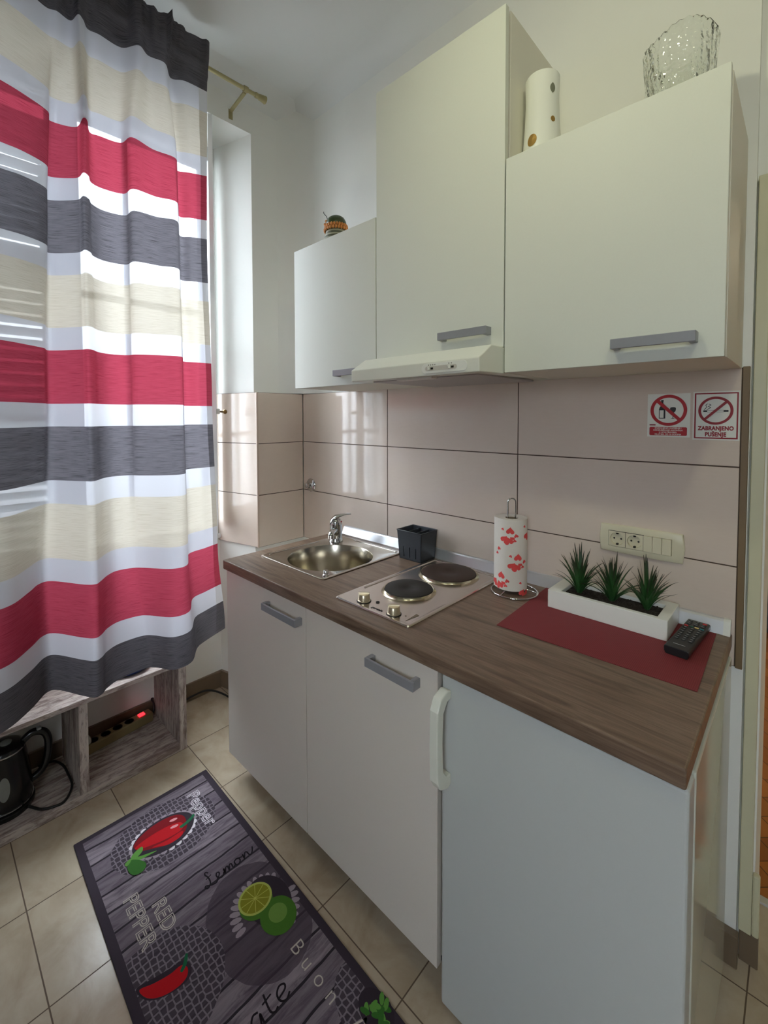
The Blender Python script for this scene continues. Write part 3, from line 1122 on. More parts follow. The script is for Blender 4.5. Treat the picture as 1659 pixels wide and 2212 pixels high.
nx, ny = len(xs) - 1, len(ys) - 1
for i in range(nx):
    for j in range(ny):
        if hole(i, j): continue
        bm.faces.new((vt[i, j], vt[i + 1, j], vt[i + 1, j + 1], vt[i, j + 1]))
        bm.faces.new((vb[i, j], vb[i, j + 1], vb[i + 1, j + 1], vb[i + 1, j]))
        for (di, dj, a, b) in [(-1, 0, (i, j), (i, j + 1)), (1, 0, (i + 1, j + 1), (i + 1, j)), (0, -1, (i + 1, j), (i, j)), (0, 1, (i, j + 1), (i + 1, j + 1))]:
            ii, jj = i + di, j + dj
            if not (0 <= ii < nx and 0 <= jj < ny) or hole(ii, jj):
                bm.faces.new((vt[a], vt[b], vb[b], vb[a]))
bmesh.ops.recalc_face_normals(bm, faces=bm.faces[:])
tag(obj('worktop', bm, M['worktop'], bevel=.004, bseg=3), 'walnut-look laminate worktop running over both base cabinets and the fridge', 'worktop')

t = thing('worktop_upstand', 'silver sealing strip along the wall at the back of the worktop', 'upstand', (1.05, -.012, ZW))
bm = BM(); prism(bm, [(-.026, ZW), (-.024, ZW + .004), (-.012, ZW + .030), (-.008, ZW + .034), (-.001, ZW + .035), (-.001, ZW)], 'x', .330, 1.766)
obj('strip', bm, M['alu'], t)
bm = BM(); prism(bm, [(-.0275, ZW), (-.0255, ZW + .005), (-.013, ZW + .032), (-.008, ZW + .0355), (-.0008, ZW + .0365), (-.0008, ZW)], 'x', 1.766, 1.7805)
obj('end_cap', bm, M['white_cap'], t)

# ------------------------------------------------------------------ sink
t = thing('sink', 'square stainless steel sink with a round bowl set into the worktop', 'sink', (.567, -.30, ZW))
SX0, SX1, SY0, SY1 = .354, .742, -.487, -.062
bc = (.567, -.300); br = .166
bm = BM()
N = 96


def rrect(th, x0, x1, y0, y1, r):
    """point of a rounded rectangle hit by the ray from the bowl centre"""
    dx, dy = cos(th), sin(th)
    best = None
    cx0, cy0 = bc
    lo, hi = 0, 1
    def inside(s):
        x, y = cx0 + dx * s, cy0 + dy * s
        if not (x0 <= x <= x1 and y0 <= y <= y1): return False
        qx = max(x0 + r - x, x - (x1 - r), 0); qy = max(y0 + r - y, y - (y1 - r), 0)
        return qx * qx + qy * qy <= r * r or qx == 0 or qy == 0
    for _ in range(40):
        m = (lo + hi) / 2
        if inside(m): lo = m
        else: hi = m
    return cx0 + dx * lo, cy0 + dy * lo


angs = sorted([2 * pi * i / N for i in range(N)] +
              [math.atan2(y - bc[1], x - bc[0]) % (2 * pi) for x in (SX0 + .004, SX1 - .004) for y in (SY0 + .004, SY1 - .004)])
N = len(angs)
rings = []
for ins, z in [(0, ZW + .0002), (0, ZW + .0035), (.003, ZW + .0048), (.009, ZW + .0048), (.013, ZW + .0026)]:
    rings.append([bm.verts.new((*rrect(a, SX0 + ins, SX1 - ins, SY0 + ins, SY1 - ins, .014), z)) for a in angs])
for r, z in [(br + .006, ZW + .0026), (br + .002, ZW + .0018), (br, ZW - .002), (br - .003, ZW - .06), (br - .010, ZW - .11), (br - .03, ZW - .135), (br - .06, ZW - .142), (.032, ZW - .147), (.030, ZW - .152), (.001, ZW - .152)]:
    rings.append([bm.verts.new((bc[0] + r * cos(a), bc[1] + r * sin(a), z)) for a in angs])
for ri, (a, b) in enumerate(zip(rings, rings[1:])):
    for i in range(N):
        j = (i + 1) % N
        f = bm.faces.new((a[i], a[j], b[j], b[i]))
        f.material_index = 1 if ri >= 6 else 0
bmesh.ops.recalc_face_normals(bm, faces=bm.faces[:])
for f in bm.faces:
    pass
obj('basin', bm, [M['steel'], M['steel_bowl']], t, smooth=30)
for (p, q) in [((.47, -.078), (.715, -.078)), ((.368, -.45), (.368, -.20))]:
    bm = BM(); tube(bm, [(p[0], p[1], ZW + .003), (q[0], q[1], ZW + .003)], .0032, 10)
    obj('pressed_ridge', bm, M['steel'], t, smooth=60)
bm = BM(); lathe(bm, [(0, .0), (.030, 0), (.030, .003), (.022, .004), (.018, .002), (0, .003)], (bc[0], bc[1], ZW - .1515), 32)
obj('drain', bm, M['chrome'], t, smooth=40)
for k in range(4):
    bm = BM(); a = radians(62 - k * 7.0)
    c = Vector((bc[0] + (br - .0045) * cos(a), bc[1] + (br - .0045) * sin(a), ZW - .036))
    tx = Vector((-sin(a), cos(a), 0)); nx_ = Vector((cos(a), sin(a), 0))
    vs = []
    for s, h in ((-1, -1), (1, -1), (1, 1), (-1, 1)):
        vs.append(c + tx * s * .0035 + Vector((0, 0, h * .014)) - nx_ * .0006)
    bm.faces.new([bm.verts.new(v) for v in vs])
    bmesh.ops.recalc_face_normals(bm, faces=bm.faces[:])
    obj('overflow_slot', bm, M['dark_slot'], t)
bm = BM(); lathe(bm, [(0, 0), (.012, 0), (.012, .003), (.009, .005), (.0085, .016), (.007, .018), (0, .018)], (.716, -.449, ZW + .0026), 24)
obj('drain_knob', bm, M['chrome'], t, smooth=40)

# ------------------------------------------------------------------ tap
fc = Vector((.416, -.139, ZW + .003))
t = thing('faucet', 'chrome single-lever mixer tap standing on the sink rim', 'tap', fc)
bm = BM(); lathe(bm, [(0, 0), (.031, 0), (.031, .005), (.029, .009), (.0275, .016), (.0268, .072), (.028, .074), (.028, .078), (0, .078)], fc, 40)
obj('body', bm, M['chrome'], t, smooth=40)
sp = Vector((.64, -.77, 0)).normalized()
bm = BM()
tube(bm, smooth_path([fc + Vector((0, 0, .050)), fc + sp * .045 + Vector((0, 0, .058)), fc + sp * .10 + Vector((0, 0, .066)), fc + sp * .122 + Vector((0, 0, .064)), fc + sp * .130 + Vector((0, 0, .056))], 6), lambda s: .0145 - .003 * s, 20)
spo = obj('spout', bm, M['chrome'], t, smooth=60)
bm = BM(); cyl(bm, fc + sp * .130 + Vector((0, 0, .057)), fc + sp * .133 + Vector((0, 0, .046)), .0125, seg=20)
obj('aerator', bm, M['steel'], spo, smooth=40)
ldir = Vector((.72, .69, 0)).normalized()
side = Vector((-ldir.y, ldir.x, 0))
bm = BM()
prof = [(-.026, .080, .020, .006), (-.018, .094, .024, .012), (-.002, .106, .024, .012), (.016, .113, .019, .008), (.034, .1185, .014, .005), (.054, .121, .011, .0035), (.068, .1215, .010, .003)]
prof = [(s, z, w, h) for s, z, w, h in prof]
rs = []
for s, z, w, h in prof:
    c = fc + ldir * s + Vector((0, 0, z))
    rs.append([bm.verts.new(c + side * w * cos(a) + Vector((0, 0, h * sin(a)))) for a in [2 * pi * k / 16 for k in range(16)]])
for a, b in zip(rs, rs[1:]):
    for k in range(16): bm.faces.new((a[k], a[(k + 1) % 16], b[(k + 1) % 16], b[k]))
bm.faces.new(rs[0][::-1]); bm.faces.new(rs[-1])
lathe(bm, [(.0265, .078), (.0262, .088), (.022, .098), (.012, .105), (0, .107)], fc, 32)
bmesh.ops.recalc_face_normals(bm, faces=bm.faces[:])
lv = obj('lever', bm, M['chrome'], t, smooth=50)
bm = BM(); cyl(bm, fc + ldir * .0245 + sp * .008 + Vector((0, 0, .088)), fc + ldir * .0275 + sp * .009 + Vector((0, 0, .088)), .0035, seg=12)
obj('temperature_dot', bm, M['sign_red'], lv)

# ------------------------------------------------------------------ hob
t = thing('electric_hob', 'two-plate steel electric hob set into the worktop', 'hob', (1.027, -.30, ZW))
HX0, HX1, HY0, HY1 = .8825, 1.171, -.5525, -.042
bm = BM()
ins = [(0, ZW + .0002), (0, ZW + .003), (.002, ZW + .006), (.006, ZW + .0068), (.010, ZW + .0062), (.016, ZW + .0052)]
rings = []
for i_, z in ins:
    x0, x1, y0, y1 = HX0 + i_, HX1 - i_, HY0 + i_, HY1 - i_
    r = max(.008 - i_ * .3, .002)
    ring = []
    for (cx, cy_, a0) in [(x1 - r, y1 - r, 0), (x0 + r, y1 - r, pi / 2), (x0 + r, y0 + r, pi), (x1 - r, y0 + r, 3 * pi / 2)]:
        for k in range(5):
            a = a0 + pi / 2 * k / 4
            ring.append(bm.verts.new((cx + r * cos(a), cy_ + r * sin(a), z)))
    rings.append(ring)
for a, b in zip(rings, rings[1:]):
    for k in range(20): bm.faces.new((a[k], a[(k + 1) % 20], b[(k + 1) % 20], b[k]))
bm.faces.new(rings[-1]); bm.faces.new(rings[0][::-1])
bmesh.ops.recalc_face_normals(bm, faces=bm.faces[:])
plate = obj('plate', bm, M['hob_steel'], t, smooth=30)
bm = BM()
tube(bm, smooth_path([(.899, -.44, ZW + .0055), (.899, -.25, ZW + .0055), (.899, -.08, ZW + .0055), (.904, -.064, ZW + .0055), (.925, -.060, ZW + .0055), (1.145, -.060, ZW + .0055)], 6), .0032, 10)
obj('pressed_ridge', bm, M['hob_steel'], plate, smooth=60)
zt_ = ZW + .0052
for (c, r, mt, lb) in [((1.0175, -.3635), .0755, 'iron', 'small round hotplate'), ((1.027, -.157), .0935, 'brown_iron', 'large round hotplate')]:
    bm = BM()
    lathe(bm, [(0, .0085), (r * .22, .0085), (r * .26, .0105), (r - .004, .0115), (r - .0005, .010), (r, .007), (r, .001), (0, .001)], (c[0], c[1], zt_), 64)
    bo = obj('hotplate', bm, M[mt], t, smooth=40)
    bo['label'] = lb
    bm = BM()
    lathe(bm, [(r + .0005, .0005), (r + .0005, .008), (r + .003, .009), (r + .0045, .0065), (r + .006, .0030), (r + .009, .0018), (r + .011, .0002)], (c[0], c[1], zt_), 64)
    obj('trim_ring', bm, M['plate_ring'], bo, smooth=60)
for (x, y, rz) in [(.9705, -.5155, 40), (1.0925, -.5200, 40)]:
    bm = BM()
    lathe(bm, [(0, 0), (.0195, 0), (.0195, .003), (.0178, .004), (.0170, .019), (.0150, .0215), (0, .0215)], (x, y, zt_ + .0012), 40)
    ko = obj('knob', bm, M['knob_metal'], t, smooth=40)
    bm = BM()
    ca, sa = cos(radians(rz)), sin(radians(rz))
    bx = BM(); box(bm, -.017, .017, -.0032, .0032, .0205, .0250, .0012)
    for v in bm.verts: v.co = Vector((x + v.co.x * ca - v.co.y * sa, y + v.co.x * sa + v.co.y * ca, zt_ + .0012 + v.co.z))
    obj('grip', bm, M['knob_metal'], ko)
    bm = BM(); cyl(bm, (x, y, zt_ - .0002), (x, y, zt_ + .0015), .0215, seg=40)
    obj('gasket', bm, M['dark_slot'], ko)
bm = BM(); cyl(bm, (1.0075, -.495, zt_ - .001), (1.0075, -.495, zt_ + .0022), .0055, seg=20)
obj('pilot_light', bm, M['dark_slot'], t, smooth=40)
bm = BM()
a_ = radians(0)
text_into(bm, 'gorenje', .0135, lambda x, y, z=0: (1.0175 + x, -.5335 + y, zt_ + .0004), bold=.0005)
obj('lettering', bm, M['dark_slot'], plate)
bm = BM()
bm.faces.new([bm.verts.new(p) for p in [(1.1440, -.5330, zt_ + .0004), (1.1510, -.481, zt_ + .0004), (1.1390, -.4770, zt_ + .0004)]])
M['hob_mark'] = simple('hob_marks', L(120, 108, 88), .4, .5)
obj('printed_triangle', bm, M['hob_mark'], plate)
for (x, y) in [(.945, -.512), (.953, -.526), (1.062, -.505), (1.118, -.527), (1.125, -.507)]:
    bm = BM(); bm.faces.new([bm.verts.new((x + dx, y + dy, zt_ + .0004)) for dx, dy in ((-.002, -.002), (.002, -.002), (.002, .002), (-.002, .002))])
    obj('printed_mark', bm, M['hob_mark'], plate)

# ------------------------------------------------------------------ cutlery caddy
t = thing('cutlery_caddy', 'charcoal plastic cutlery caddy standing between sink and hob', 'cutlery caddy', (.821, -.071, ZW))
c0 = Vector((.821, -.0725))
hw, hd, ht = .0525, .0440, .112


def tap_(x, y, z):
    k = 1 + .14 * (z / ht)
    return Vector((c0.x + x * k, c0.y + y * k, ZW + .0005 + z))


def panel(bm, P, us_, vs_, skip, th):
    """wall with cut-out cells: P(u, v, d) -> 3-D"""
    V = {}
    def vv(i, j, s):
        if (i, j, s) not in V: V[i, j, s] = bm.verts.new(P(us_[i], vs_[j], s * th))
        return V[i, j, s]
    nu, nv = len(us_) - 1, len(vs_) - 1
    solid = lambda i, j: 0 <= i < nu and 0 <= j < nv and (i, j) not in skip
    for i in range(nu):
        for j in range(nv):
            if not solid(i, j): continue
            for s in (0, 1): bm.faces.new([vv(i, j, s), vv(i + 1, j, s), vv(i + 1, j + 1, s), vv(i, j + 1, s)])
            for (di, dj, a, b) in [(-1, 0, (i, j), (i, j + 1)), (1, 0, (i + 1, j), (i + 1, j + 1)), (0, -1, (i, j), (i + 1, j)), (0, 1, (i, j + 1), (i + 1, j + 1))]:
                if not solid(i + di, j + dj):
                    bm.faces.new([vv(*a, 0), vv(*b, 0), vv(*b, 1), vv(*a, 1)])


bm = BM()
slots = {(1, 1), (3, 1), (5, 1)}
us_ = [-hw, -.030, -.0265, -.0017, .0017, .0265, .030, hw]
vs_ = [0, .010, .050, .100, ht]
panel(bm, lambda u, v, d: tap_(u, -hd + d, v), us_, vs_, slots, .0028)
panel(bm, lambda u, v, d: tap_(u, hd - d, v), [-hw, hw], [0, ht], set(), .0028)
panel(bm, lambda u, v, d: tap_(hw - d, u, v), [-hd, -.0017, .0017, hd], [0, .010, .050, ht], set(), .0028)
panel(bm, lambda u, v, d: tap_(-hw + d, u, v), [-hd, hd], [0, ht], set(), .0028)
panel(bm, lambda u, v, d: tap_(u, v, d), [-hw, hw], [-hd, hd], set(), .003)
bmesh.ops.recalc_face_normals(bm, faces=bm.faces[:])
obj('body', bm, M['charcoal'], t)
bm = BM()
tube(bm, [tap_(sx * hw, sy * hd, ht) for sx, sy in ((-1, -1), (-.33, -1), (.33, -1), (1, -1), (1, 0), (1, 1), (.33, 1), (-.33, 1), (-1, 1), (-1, 0))], .0022, 8, True)
obj('rim', bm, M['charcoal'], t, smooth=60)
for x in (-.018, .018):
    bm = BM(); panel(bm, lambda u, v, d: tap_(x + d, u, v), [-hd, hd], [0.003, ht - .016, ht - .004], set(), .002)
    bmesh.ops.recalc_face_normals(bm, faces=bm.faces[:])
    obj('divider', bm, M['charcoal'], t)

# ------------------------------------------------------------------ paper towel and holder
t = thing('paper_towel_holder', 'chrome wire paper towel holder standing beside the hob', 'towel holder', (1.254, -.126, ZW))
rc = Vector((1.254, -.126, ZW + .0032))
bm = BM(); tube(bm, [rc + Vector((.070 * cos(a), .070 * sin(a), 0)) for a in [2 * pi * k / 64 for k in range(64)]], .0026, 10, True)
obj('base_ring', bm, M['chrome'], t, smooth=60)
tc_ = Vector((1.2425, -.1245, ZW))
for a in (20, 140, 260):
    bm = BM(); p = Vector((.070 * cos(radians(a)), .070 * sin(radians(a)), 0))
    tube(bm, smooth_path([rc + p, rc + p * .72 + Vector((0, 0, .007)), tc_ + p * .12 + Vector((0, 0, .011))], 6), .0022, 8)
    obj('spoke', bm, M['chrome'], t, smooth=60)
bm = BM()
lr = .0125
lp = [tc_ + rt * (-lr) + Vector((0, 0, .012)), tc_ + rt * (-lr) + Vector((0, 0, .283))]
lp += [tc_ + rt * (-lr * cos(a)) + Vector((0, 0, .283 + lr * sin(a))) for a in [pi * k / 14 for k in range(1, 14)]]
lp += [tc_ + rt * lr + Vector((0, 0, .283)), tc_ + rt * lr + Vector((0, 0, .012))]
tube(bm, lp, .0023, 10)
obj('loop_stem', bm, M['chrome'], t, smooth=60)
zb_, zt2 = ZW + .0145, ZW + .236
RR = .0475
t = thing('paper_towel_roll', 'white quilted kitchen paper roll printed with red hearts', 'paper towel roll', (tc_.x, tc_.y, zb_))
bm = BM()
n = 72
view = Vector((1.9024 - tc_.x, -1.4428 - tc_.y, 0)).normalized()
base_a = math.atan2(view.y, view.x)


def roll_r(a):
    # loose outer sheet stands off on the window side
    d = ((a - base_a - radians(-95)) + pi) % (2 * pi) - pi
    return RR + .006 * math.exp(-(d / .38) ** 2)


ro = [[bm.verts.new((tc_.x + roll_r(2 * pi * k / n) * cos(2 * pi * k / n), tc_.y + roll_r(2 * pi * k / n) * sin(2 * pi * k / n), z)) for k in range(n)] for z in (zb_, zb_ + .004, zb_ + .08, zb_ + .15, zt2 - .002, zt2)]
ri = [[bm.verts.new((tc_.x + .020 * cos(2 * pi * k / n), tc_.y + .020 * sin(2 * pi * k / n), z)) for k in range(n)] for z in (zt2 - .0015, zb_)]
rr_ = ro + ri
for a, b in zip(rr_, rr_[1:] + [rr_[0]]):
    for k in range(n): bm.faces.new((a[k], a[(k + 1) % n], b[(k + 1) % n], b[k]))
bmesh.ops.recalc_face_normals(bm, faces=bm.faces[:])
obj('roll', bm, M['towel'], t, smooth=40)
bm = BM(); lathe(bm, [(.0193, .001), (.0193, zt2 - zb_ - .004), (.0178, zt2 - zb_ - .004), (.0178, .001), (.0193, .001)], (tc_.x, tc_.y, zb_), 40)
obj('core', bm, M['towel_core'], t, smooth=40)


def heart_pts(s, rot, n=22):
    o_ = []
    for k in range(n):
        q = 2 * pi * k / n
        x = 16 * sin(q) ** 3; y = 13 * cos(q) - 5 * cos(2 * q) - 2 * cos(3 * q) - cos(4 * q)
        x, y = x / 17 * s, (y + 2) / 17 * s
        o_.append((x * cos(rot) - y * sin(rot), x * sin(rot) + y * cos(rot)))
    return o_


def put_heart(dpx, z, s, rot):
    """dpx: offset across the roll (-1..1 of radius) from the side facing the room; several layers keep the print on the curve"""
    th0 = math.asin(max(-.999, min(.999, dpx)))
    pts = heart_pts(s, rot)
    def P(x, y):
        a = base_a + th0 + x / RR
        R_ = roll_r(a) + .0005
        return Vector((tc_.x + R_ * cos(a), tc_.y + R_ * sin(a), z + y))
    bm = BM()
    c = bm.verts.new(P(0, 0))
    mid = [bm.verts.new(P(x * .5, y * .5)) for x, y in pts]
    out = [bm.verts.new(P(x, y)) for x, y in pts]
    m_ = len(pts)
    for k in range(m_):
        j = (k + 1) % m_
        bm.faces.new((c, mid[k], mid[j])); bm.faces.new((mid[k], out[k], out[j], mid[j]))
    obj('printed_heart', bm, M['heart'], t, smooth=180)['label'] = 'printed red heart'


def paw(dx, z, k=1.0):
    for (u, v, s, rot) in [(-.30, -.006, .0105, 2.6), (-.06, -.009, .0105, 3.5), (.17, -.003, .0062, 3.9), (.06, .0185, .0095, 3.1), (-.44, .021, .0036, 2.8), (.46, .0055, .0052, 3.4), (.36, -.008, .0042, 3.3)]:
        uu = dx + u * .92
        if abs(uu) < .98: put_heart(uu, z + v * 1.15, s * k, rot)


zt3 = lambda py: ZW + .0145 + (1278 - py) / (1278 - 1118) * .2215
paw(-.14, zt3(1157), 1.4); paw(.36, zt3(1216), 1.4); paw(-.68, zt3(1260), 1.4); paw(-1.2, zt3(1190), 1.4); paw(.98, zt3(1276), 1.3); paw(1.2, zt3(1150), 1.4)

# ------------------------------------------------------------------ placemat, planter, plants, remote
bm = BM()
prism(bm, [(1.3275, -.3745), (1.7605, -.3590), (1.7540, -.0320), (1.3150, -.0275)], 'z', ZW + .0003, ZW + .0018)
tag(obj('placemat', bm, M['placemat'], bevel=.0004, bseg=1), 'dark red woven placemat lying on the worktop under the planter', 'placemat')

ZP = ZW + .0022
t = thing('planter', 'white rectangular planter on the red placemat holding three grassy plants', 'planter', (1.525, -.096, ZP))
px0, px1, py0, py1, pz1 = 1.3785, 1.6735, -.169, -.0285, ZW + .0535
qx0, qx1, qy0, qy1 = 1.4120, 1.6490, -.1540, -.0620
bm = BM()
o4 = [(px0, py0), (px1, py0), (px1, py1), (px0, py1)]
i4 = [(qx0, qy0), (qx1, qy0), (qx1, qy1), (qx0, qy1)]
A = [bm.verts.new((*p, ZP)) for p in o4]; B = [bm.verts.new((*p, pz1)) for p in o4]
C = [bm.verts.new((*p, pz1)) for p in i4]; D = [bm.verts.new((*p, pz1 - .030)) for p in i4]
bm.faces.new(A)
for k in range(4):
    j = (k + 1) % 4
    for a, b in ((A, B), (B, C), (C, D)): bm.faces.new((a[k], a[j], b[j], b[k]))
bm.faces.new(D)
bmesh.ops.recalc_face_normals(bm, faces=bm.faces[:])
obj('box', bm, M['white_gloss'], t, bevel=.0015, bseg=2)
bm = BM()
rnd = random.Random(3)
box(bm, qx0 + .001, qx1 - .001, qy0 + .001, qy1 - .001, pz1 - .0295, pz1 - .010)
for _ in range(700):
    x, y = rnd.uniform(qx0 + .004, qx1 - .004), rnd.uniform(qy0 + .004, qy1 - .004)
    s = rnd.uniform(.0016, .0034)
    r_ = bmesh.ops.create_icosphere(bm, subdivisions=1, radius=s)
    q = Vector((rnd.uniform(.7, 1.3), rnd.uniform(.7, 1.3), rnd.uniform(.6, 1)))
    for v in r_['verts']: v.co = Vector((x + v.co.x * q.x, y + v.co.y * q.y, pz1 - .0095 + v.co.z * q.z))
sg = obj('gravel', bm, M['soil'], t)
sg['kind'] = 'stuff'; sg['label'] = 'dark gravel filling'


def grass_plant(cx, cy_, seed, label):
    rn = random.Random(seed)
    bm = BM(); uvl = bm.loops.layers.uv.new('UVMap')
    z0 = pz1 - .0105
    nb = 50
    for k in range(nb):
        f = k / nb
        az = rn.uniform(0, 2 * pi)
        lean = (.06 + 1.05 * f ** 1.3) * rn.uniform(.8, 1.15)
        ln = rn.uniform(.100, .136) * (1 - .22 * f)
        w = rn.uniform(.0030, .0046)
        dirv = Vector((cos(az), sin(az), 0)); sd = Vector((-sin(az), cos(az), 0))
        h0_ = rn.uniform(0, .022) * (1 - f)
        p = Vector((cx, cy_, z0 + h0_)) + dirv * .004
        ns = 7
        prev = None
        curl = rn.uniform(-.25, .55)
        tw = rn.uniform(-.5, .5)
        for s in range(ns + 1):
            q = s / ns
            a = lean * (.45 + .75 * q) + curl * q * q * .7
            if s: p = p + (dirv * sin(a) + Vector((0, 0, cos(a)))) * ln / ns + sd * tw * .0016 * q
            if p.z < pz1 - .004 and s > 2: p.z = pz1 - .004 + .001 * s
            ww = w * (1 - q) ** .75 * (.75 + .6 * min(q * 3, 1)) + .0004
            nrm = dirv * cos(a) - Vector((0, 0, sin(a)))
            vs = [bm.verts.new(p - sd * ww), bm.verts.new(p - nrm * ww * .35), bm.verts.new(p + sd * ww)]
            if prev:
                for i in (0, 1):
                    fc_ = bm.faces.new((prev[i], prev[i + 1], vs[i + 1], vs[i]))
                    for lp_, uvv in zip(fc_.loops, ((i * .5, (s - 1) / ns), (i * .5 + .5, (s - 1) / ns), (i * .5 + .5, q), (i * .5, q))): lp_[uvl].uv = uvv
            prev = vs
    o = obj('grass_plant', bm, M['blades'], None, smooth=180)
    return tag(o, label, 'plant', 'grassy plants in the white planter')


grass_plant(1.446, -.110, 11, 'left one of three spiky green grass plants in the white planter')
grass_plant(1.532, -.109, 23, 'middle one of three spiky green grass plants in the white planter')
grass_plant(1.615, -.105, 37, 'right one of three spiky green grass plants, nearest the remote control')

ra = radians(-4.5)
ro_ = Vector((1.7105, -.131, ZP))
t = thing('remote_control', 'black remote control lying on the placemat beside the planter', 'remote control', ro_)


def rem(x, y, z): return Vector((ro_.x + x * cos(ra) - y * sin(ra), ro_.y + x * sin(ra) + y * cos(ra), ro_.z + z))


bm = BM()
pr = [(-.021, 0), (.021, 0), (.0245, .007), (.0245, .017), (.0225, .0195), (-.0225, .0195), (-.0245, .017), (-.0245, .007)]
prism(bm, pr, 'y', -.103, .098)
for v in bm.verts: v.co = rem(v.co.x, v.co.y, v.co.z)
bmesh.ops.recalc_face_normals(bm, faces=bm.faces[:])
obj('body', bm, M['black_plastic'], t, bevel=.002, bseg=2)
bgrey = simple('remote_button', L(50, 52, 56), .5)
blab = simple('remote_print', L(168, 170, 172), .5)
bcol = {'red': simple('remote_red', L(190, 34, 44), .4), 'green': simple('remote_green', L(32, 92, 72), .4), 'yellow': simple('remote_yellow', L(220, 196, 120), .4), 'blue': simple('remote_blue', L(58, 142, 160), .4)}


def rbtn(x, y, w, h, m, lab=True):
    bm = BM(); box(bm, x - w / 2, x + w / 2, y - h / 2, y + h / 2, .0193, .0212, .0006, 1)
    for v in bm.verts: v.co = rem(*v.co)
    b = obj('button', bm, m, t)
    if lab:
        bm = BM(); box(bm, x - w * .28, x + w * .28, y - h * .14, y + h * .14, .0211, .0214)
        for v in bm.verts: v.co = rem(*v.co)
        obj('button_mark', bm, blab, b)


rbtn(.0145, .086, .009, .006, bcol['red'], False)
for x in (-.0145, 0): rbtn(x, .086, .008, .005, bgrey)
for y in (.074, .064): [rbtn(x, y, .009, .0055, bgrey) for x in (-.0145, 0, .0145)]
for x, k in zip((-.0165, -.0055, .0055, .0165), ('red', 'green', 'yellow', 'blue')): rbtn(x, .048, .0085, .005, bcol[k], False)
for y in (.034, .020, .006): [rbtn(x, y, .009, .006, bgrey) for x in (-.015, 0, .015)]
for y in (-.010, -.022, -.034, -.046): [rbtn(x, y, .009, .006, bgrey) for x in (-.014, 0, .014)]
bm = BM(); box(bm, -.012, .012, -.079, -.0775, .0194, .0199)
for v in bm.verts: v.co = rem(*v.co)
obj('printed_line', bm, blab, t)

# ------------------------------------------------------------------ sockets, signs, valve on the tiles
t = thing('socket_panel', 'ivory wall plate with two power sockets and switches behind the planter', 'socket panel', (1.573, 0, 1.0563))
ex0, ex1, ez0, ez1 = 1.4676, 1.6785, 1.0165, 1.0962
mx0, mz0, mz1 = 1.4925, 1.0335, 1.0785
mx1 = mx0 + .1575
ol_ = [(ex0 + .003, ez0), (ex0 + .06, ez0 - .001), (ex1 - .06, ez0 - .001), (ex1 - .003, ez0), (ex1 + .001, (ez0 + ez1) / 2), (ex1 - .003, ez1), (ex1 - .06, ez1 + .001), (ex0 + .06, ez1 + .001), (ex0 + .003, ez1), (ex0 - .001, (ez0 + ez1) / 2)]
cxm, czm = (ex0 + ex1) / 2, (ez0 + ez1) / 2
shr = lambda p, k: (p[0] + (cxm - p[0]) / abs(cxm - p[0]) * k, p[1] + ((czm - p[1]) / abs(czm - p[1]) * k if abs(czm - p[1]) > .001 else 0))
il_ = [(mx0 - .0006, mz0 - .0006), (mx1 + .0006, mz0 - .0006), (mx1 + .0006, mz1 + .0006), (mx0 - .0006, mz1 + .0006)]
bm = BM()
mk_ = lambda pts, y: [bm.verts.new((p[0], y, p[1])) for p in pts]
R0, R1_, R2 = mk_(ol_, -.0003), mk_(ol_, -.0070), mk_([shr(p, .0025) for p in ol_], -.0096)
I2, I0 = mk_(il_, -.0092), mk_(il_, -.0010)
for A_, B_ in ((R0, R1_), (R1_, R2), (I2, I0)):
    n_ = len(A_)
    for k in range(n_): bm.faces.new((A_[k], A_[(k + 1) % n_], B_[(k + 1) % n_], B_[k]))
eds = [bm.edges.get((L_[k], L_[(k + 1) % len(L_)])) for L_ in (R2, I2) for k in range(len(L_))]
bmesh.ops.triangle_fill(bm, edges=eds, use_beauty=True, use_dissolve=False)
bmesh.ops.recalc_face_normals(bm, faces=bm.faces[:])
obj('frame', bm, M['ivory'], t, smooth=50)
obj('seam', box(BM(), mx0 - .0006, mx1 + .0006, -.0016, -.0004, mz0 - .0006, mz1 + .0006), M['dark_slot'], t)
for k in range(2):
    x0 = mx0 + k * .045
    cx, cz = x0 + .0225, (mz0 + mz1) / 2
    bm = BM()
    # square face with a round recess
    n = 40
    R1 = .0185
    outer, inner, deep = [], [], []
    for i in range(n):
        a = 2 * pi * i / n + pi / 4
        s = .0219 / max(abs(cos(a)), abs(sin(a)))
        outer.append(bm.verts.new((cx + s * cos(a), -.0108, cz + s * sin(a))))
        inner.append(bm.verts.new((cx + R1 * cos(a), -.0112, cz + R1 * sin(a))))
        deep.append(bm.verts.new((cx + (R1 - .001) * cos(a), -.0022, cz + (R1 - .001) * sin(a))))
    for i in range(n):
        j = (i + 1) % n
        bm.faces.new((outer[i], outer[j], inner[j], inner[i])); bm.faces.new((inner[i], inner[j], deep[j], deep[i]))
    bm.faces.new(deep)
    bmesh.ops.recalc_face_normals(bm, faces=bm.faces[:])
    so = obj('socket', bm, M['ivory'], t, smooth=30)
    for s in (-1, 1):
        bm = BM(); cyl(bm, (cx + s * .0092, -.0022, cz), (cx + s * .0092, -.0030, cz), .0026, seg=14)
        obj('pin_hole', bm, M['dark_slot'], so)
    for s in (-1, 1):
        bm = BM(); box(bm, cx - .003, cx + .003, -.0095, -.0022, cz + s * .0158 - .0025, cz + s * .0158 + .0025, .0006, 1)
        obj('earth_clip', bm, M['dark_slot'], so)
for k in range(3):
    x0 = mx0 + .090 + k * .0225
    bm = BM(); box(bm, x0 + .0004, x0 + .0221, -.0130, -.0020, mz0 + .0002, mz1 - .0002, .0008, 1)
    obj('switch' if k else 'blank_cover', bm, M['ivory'], t)

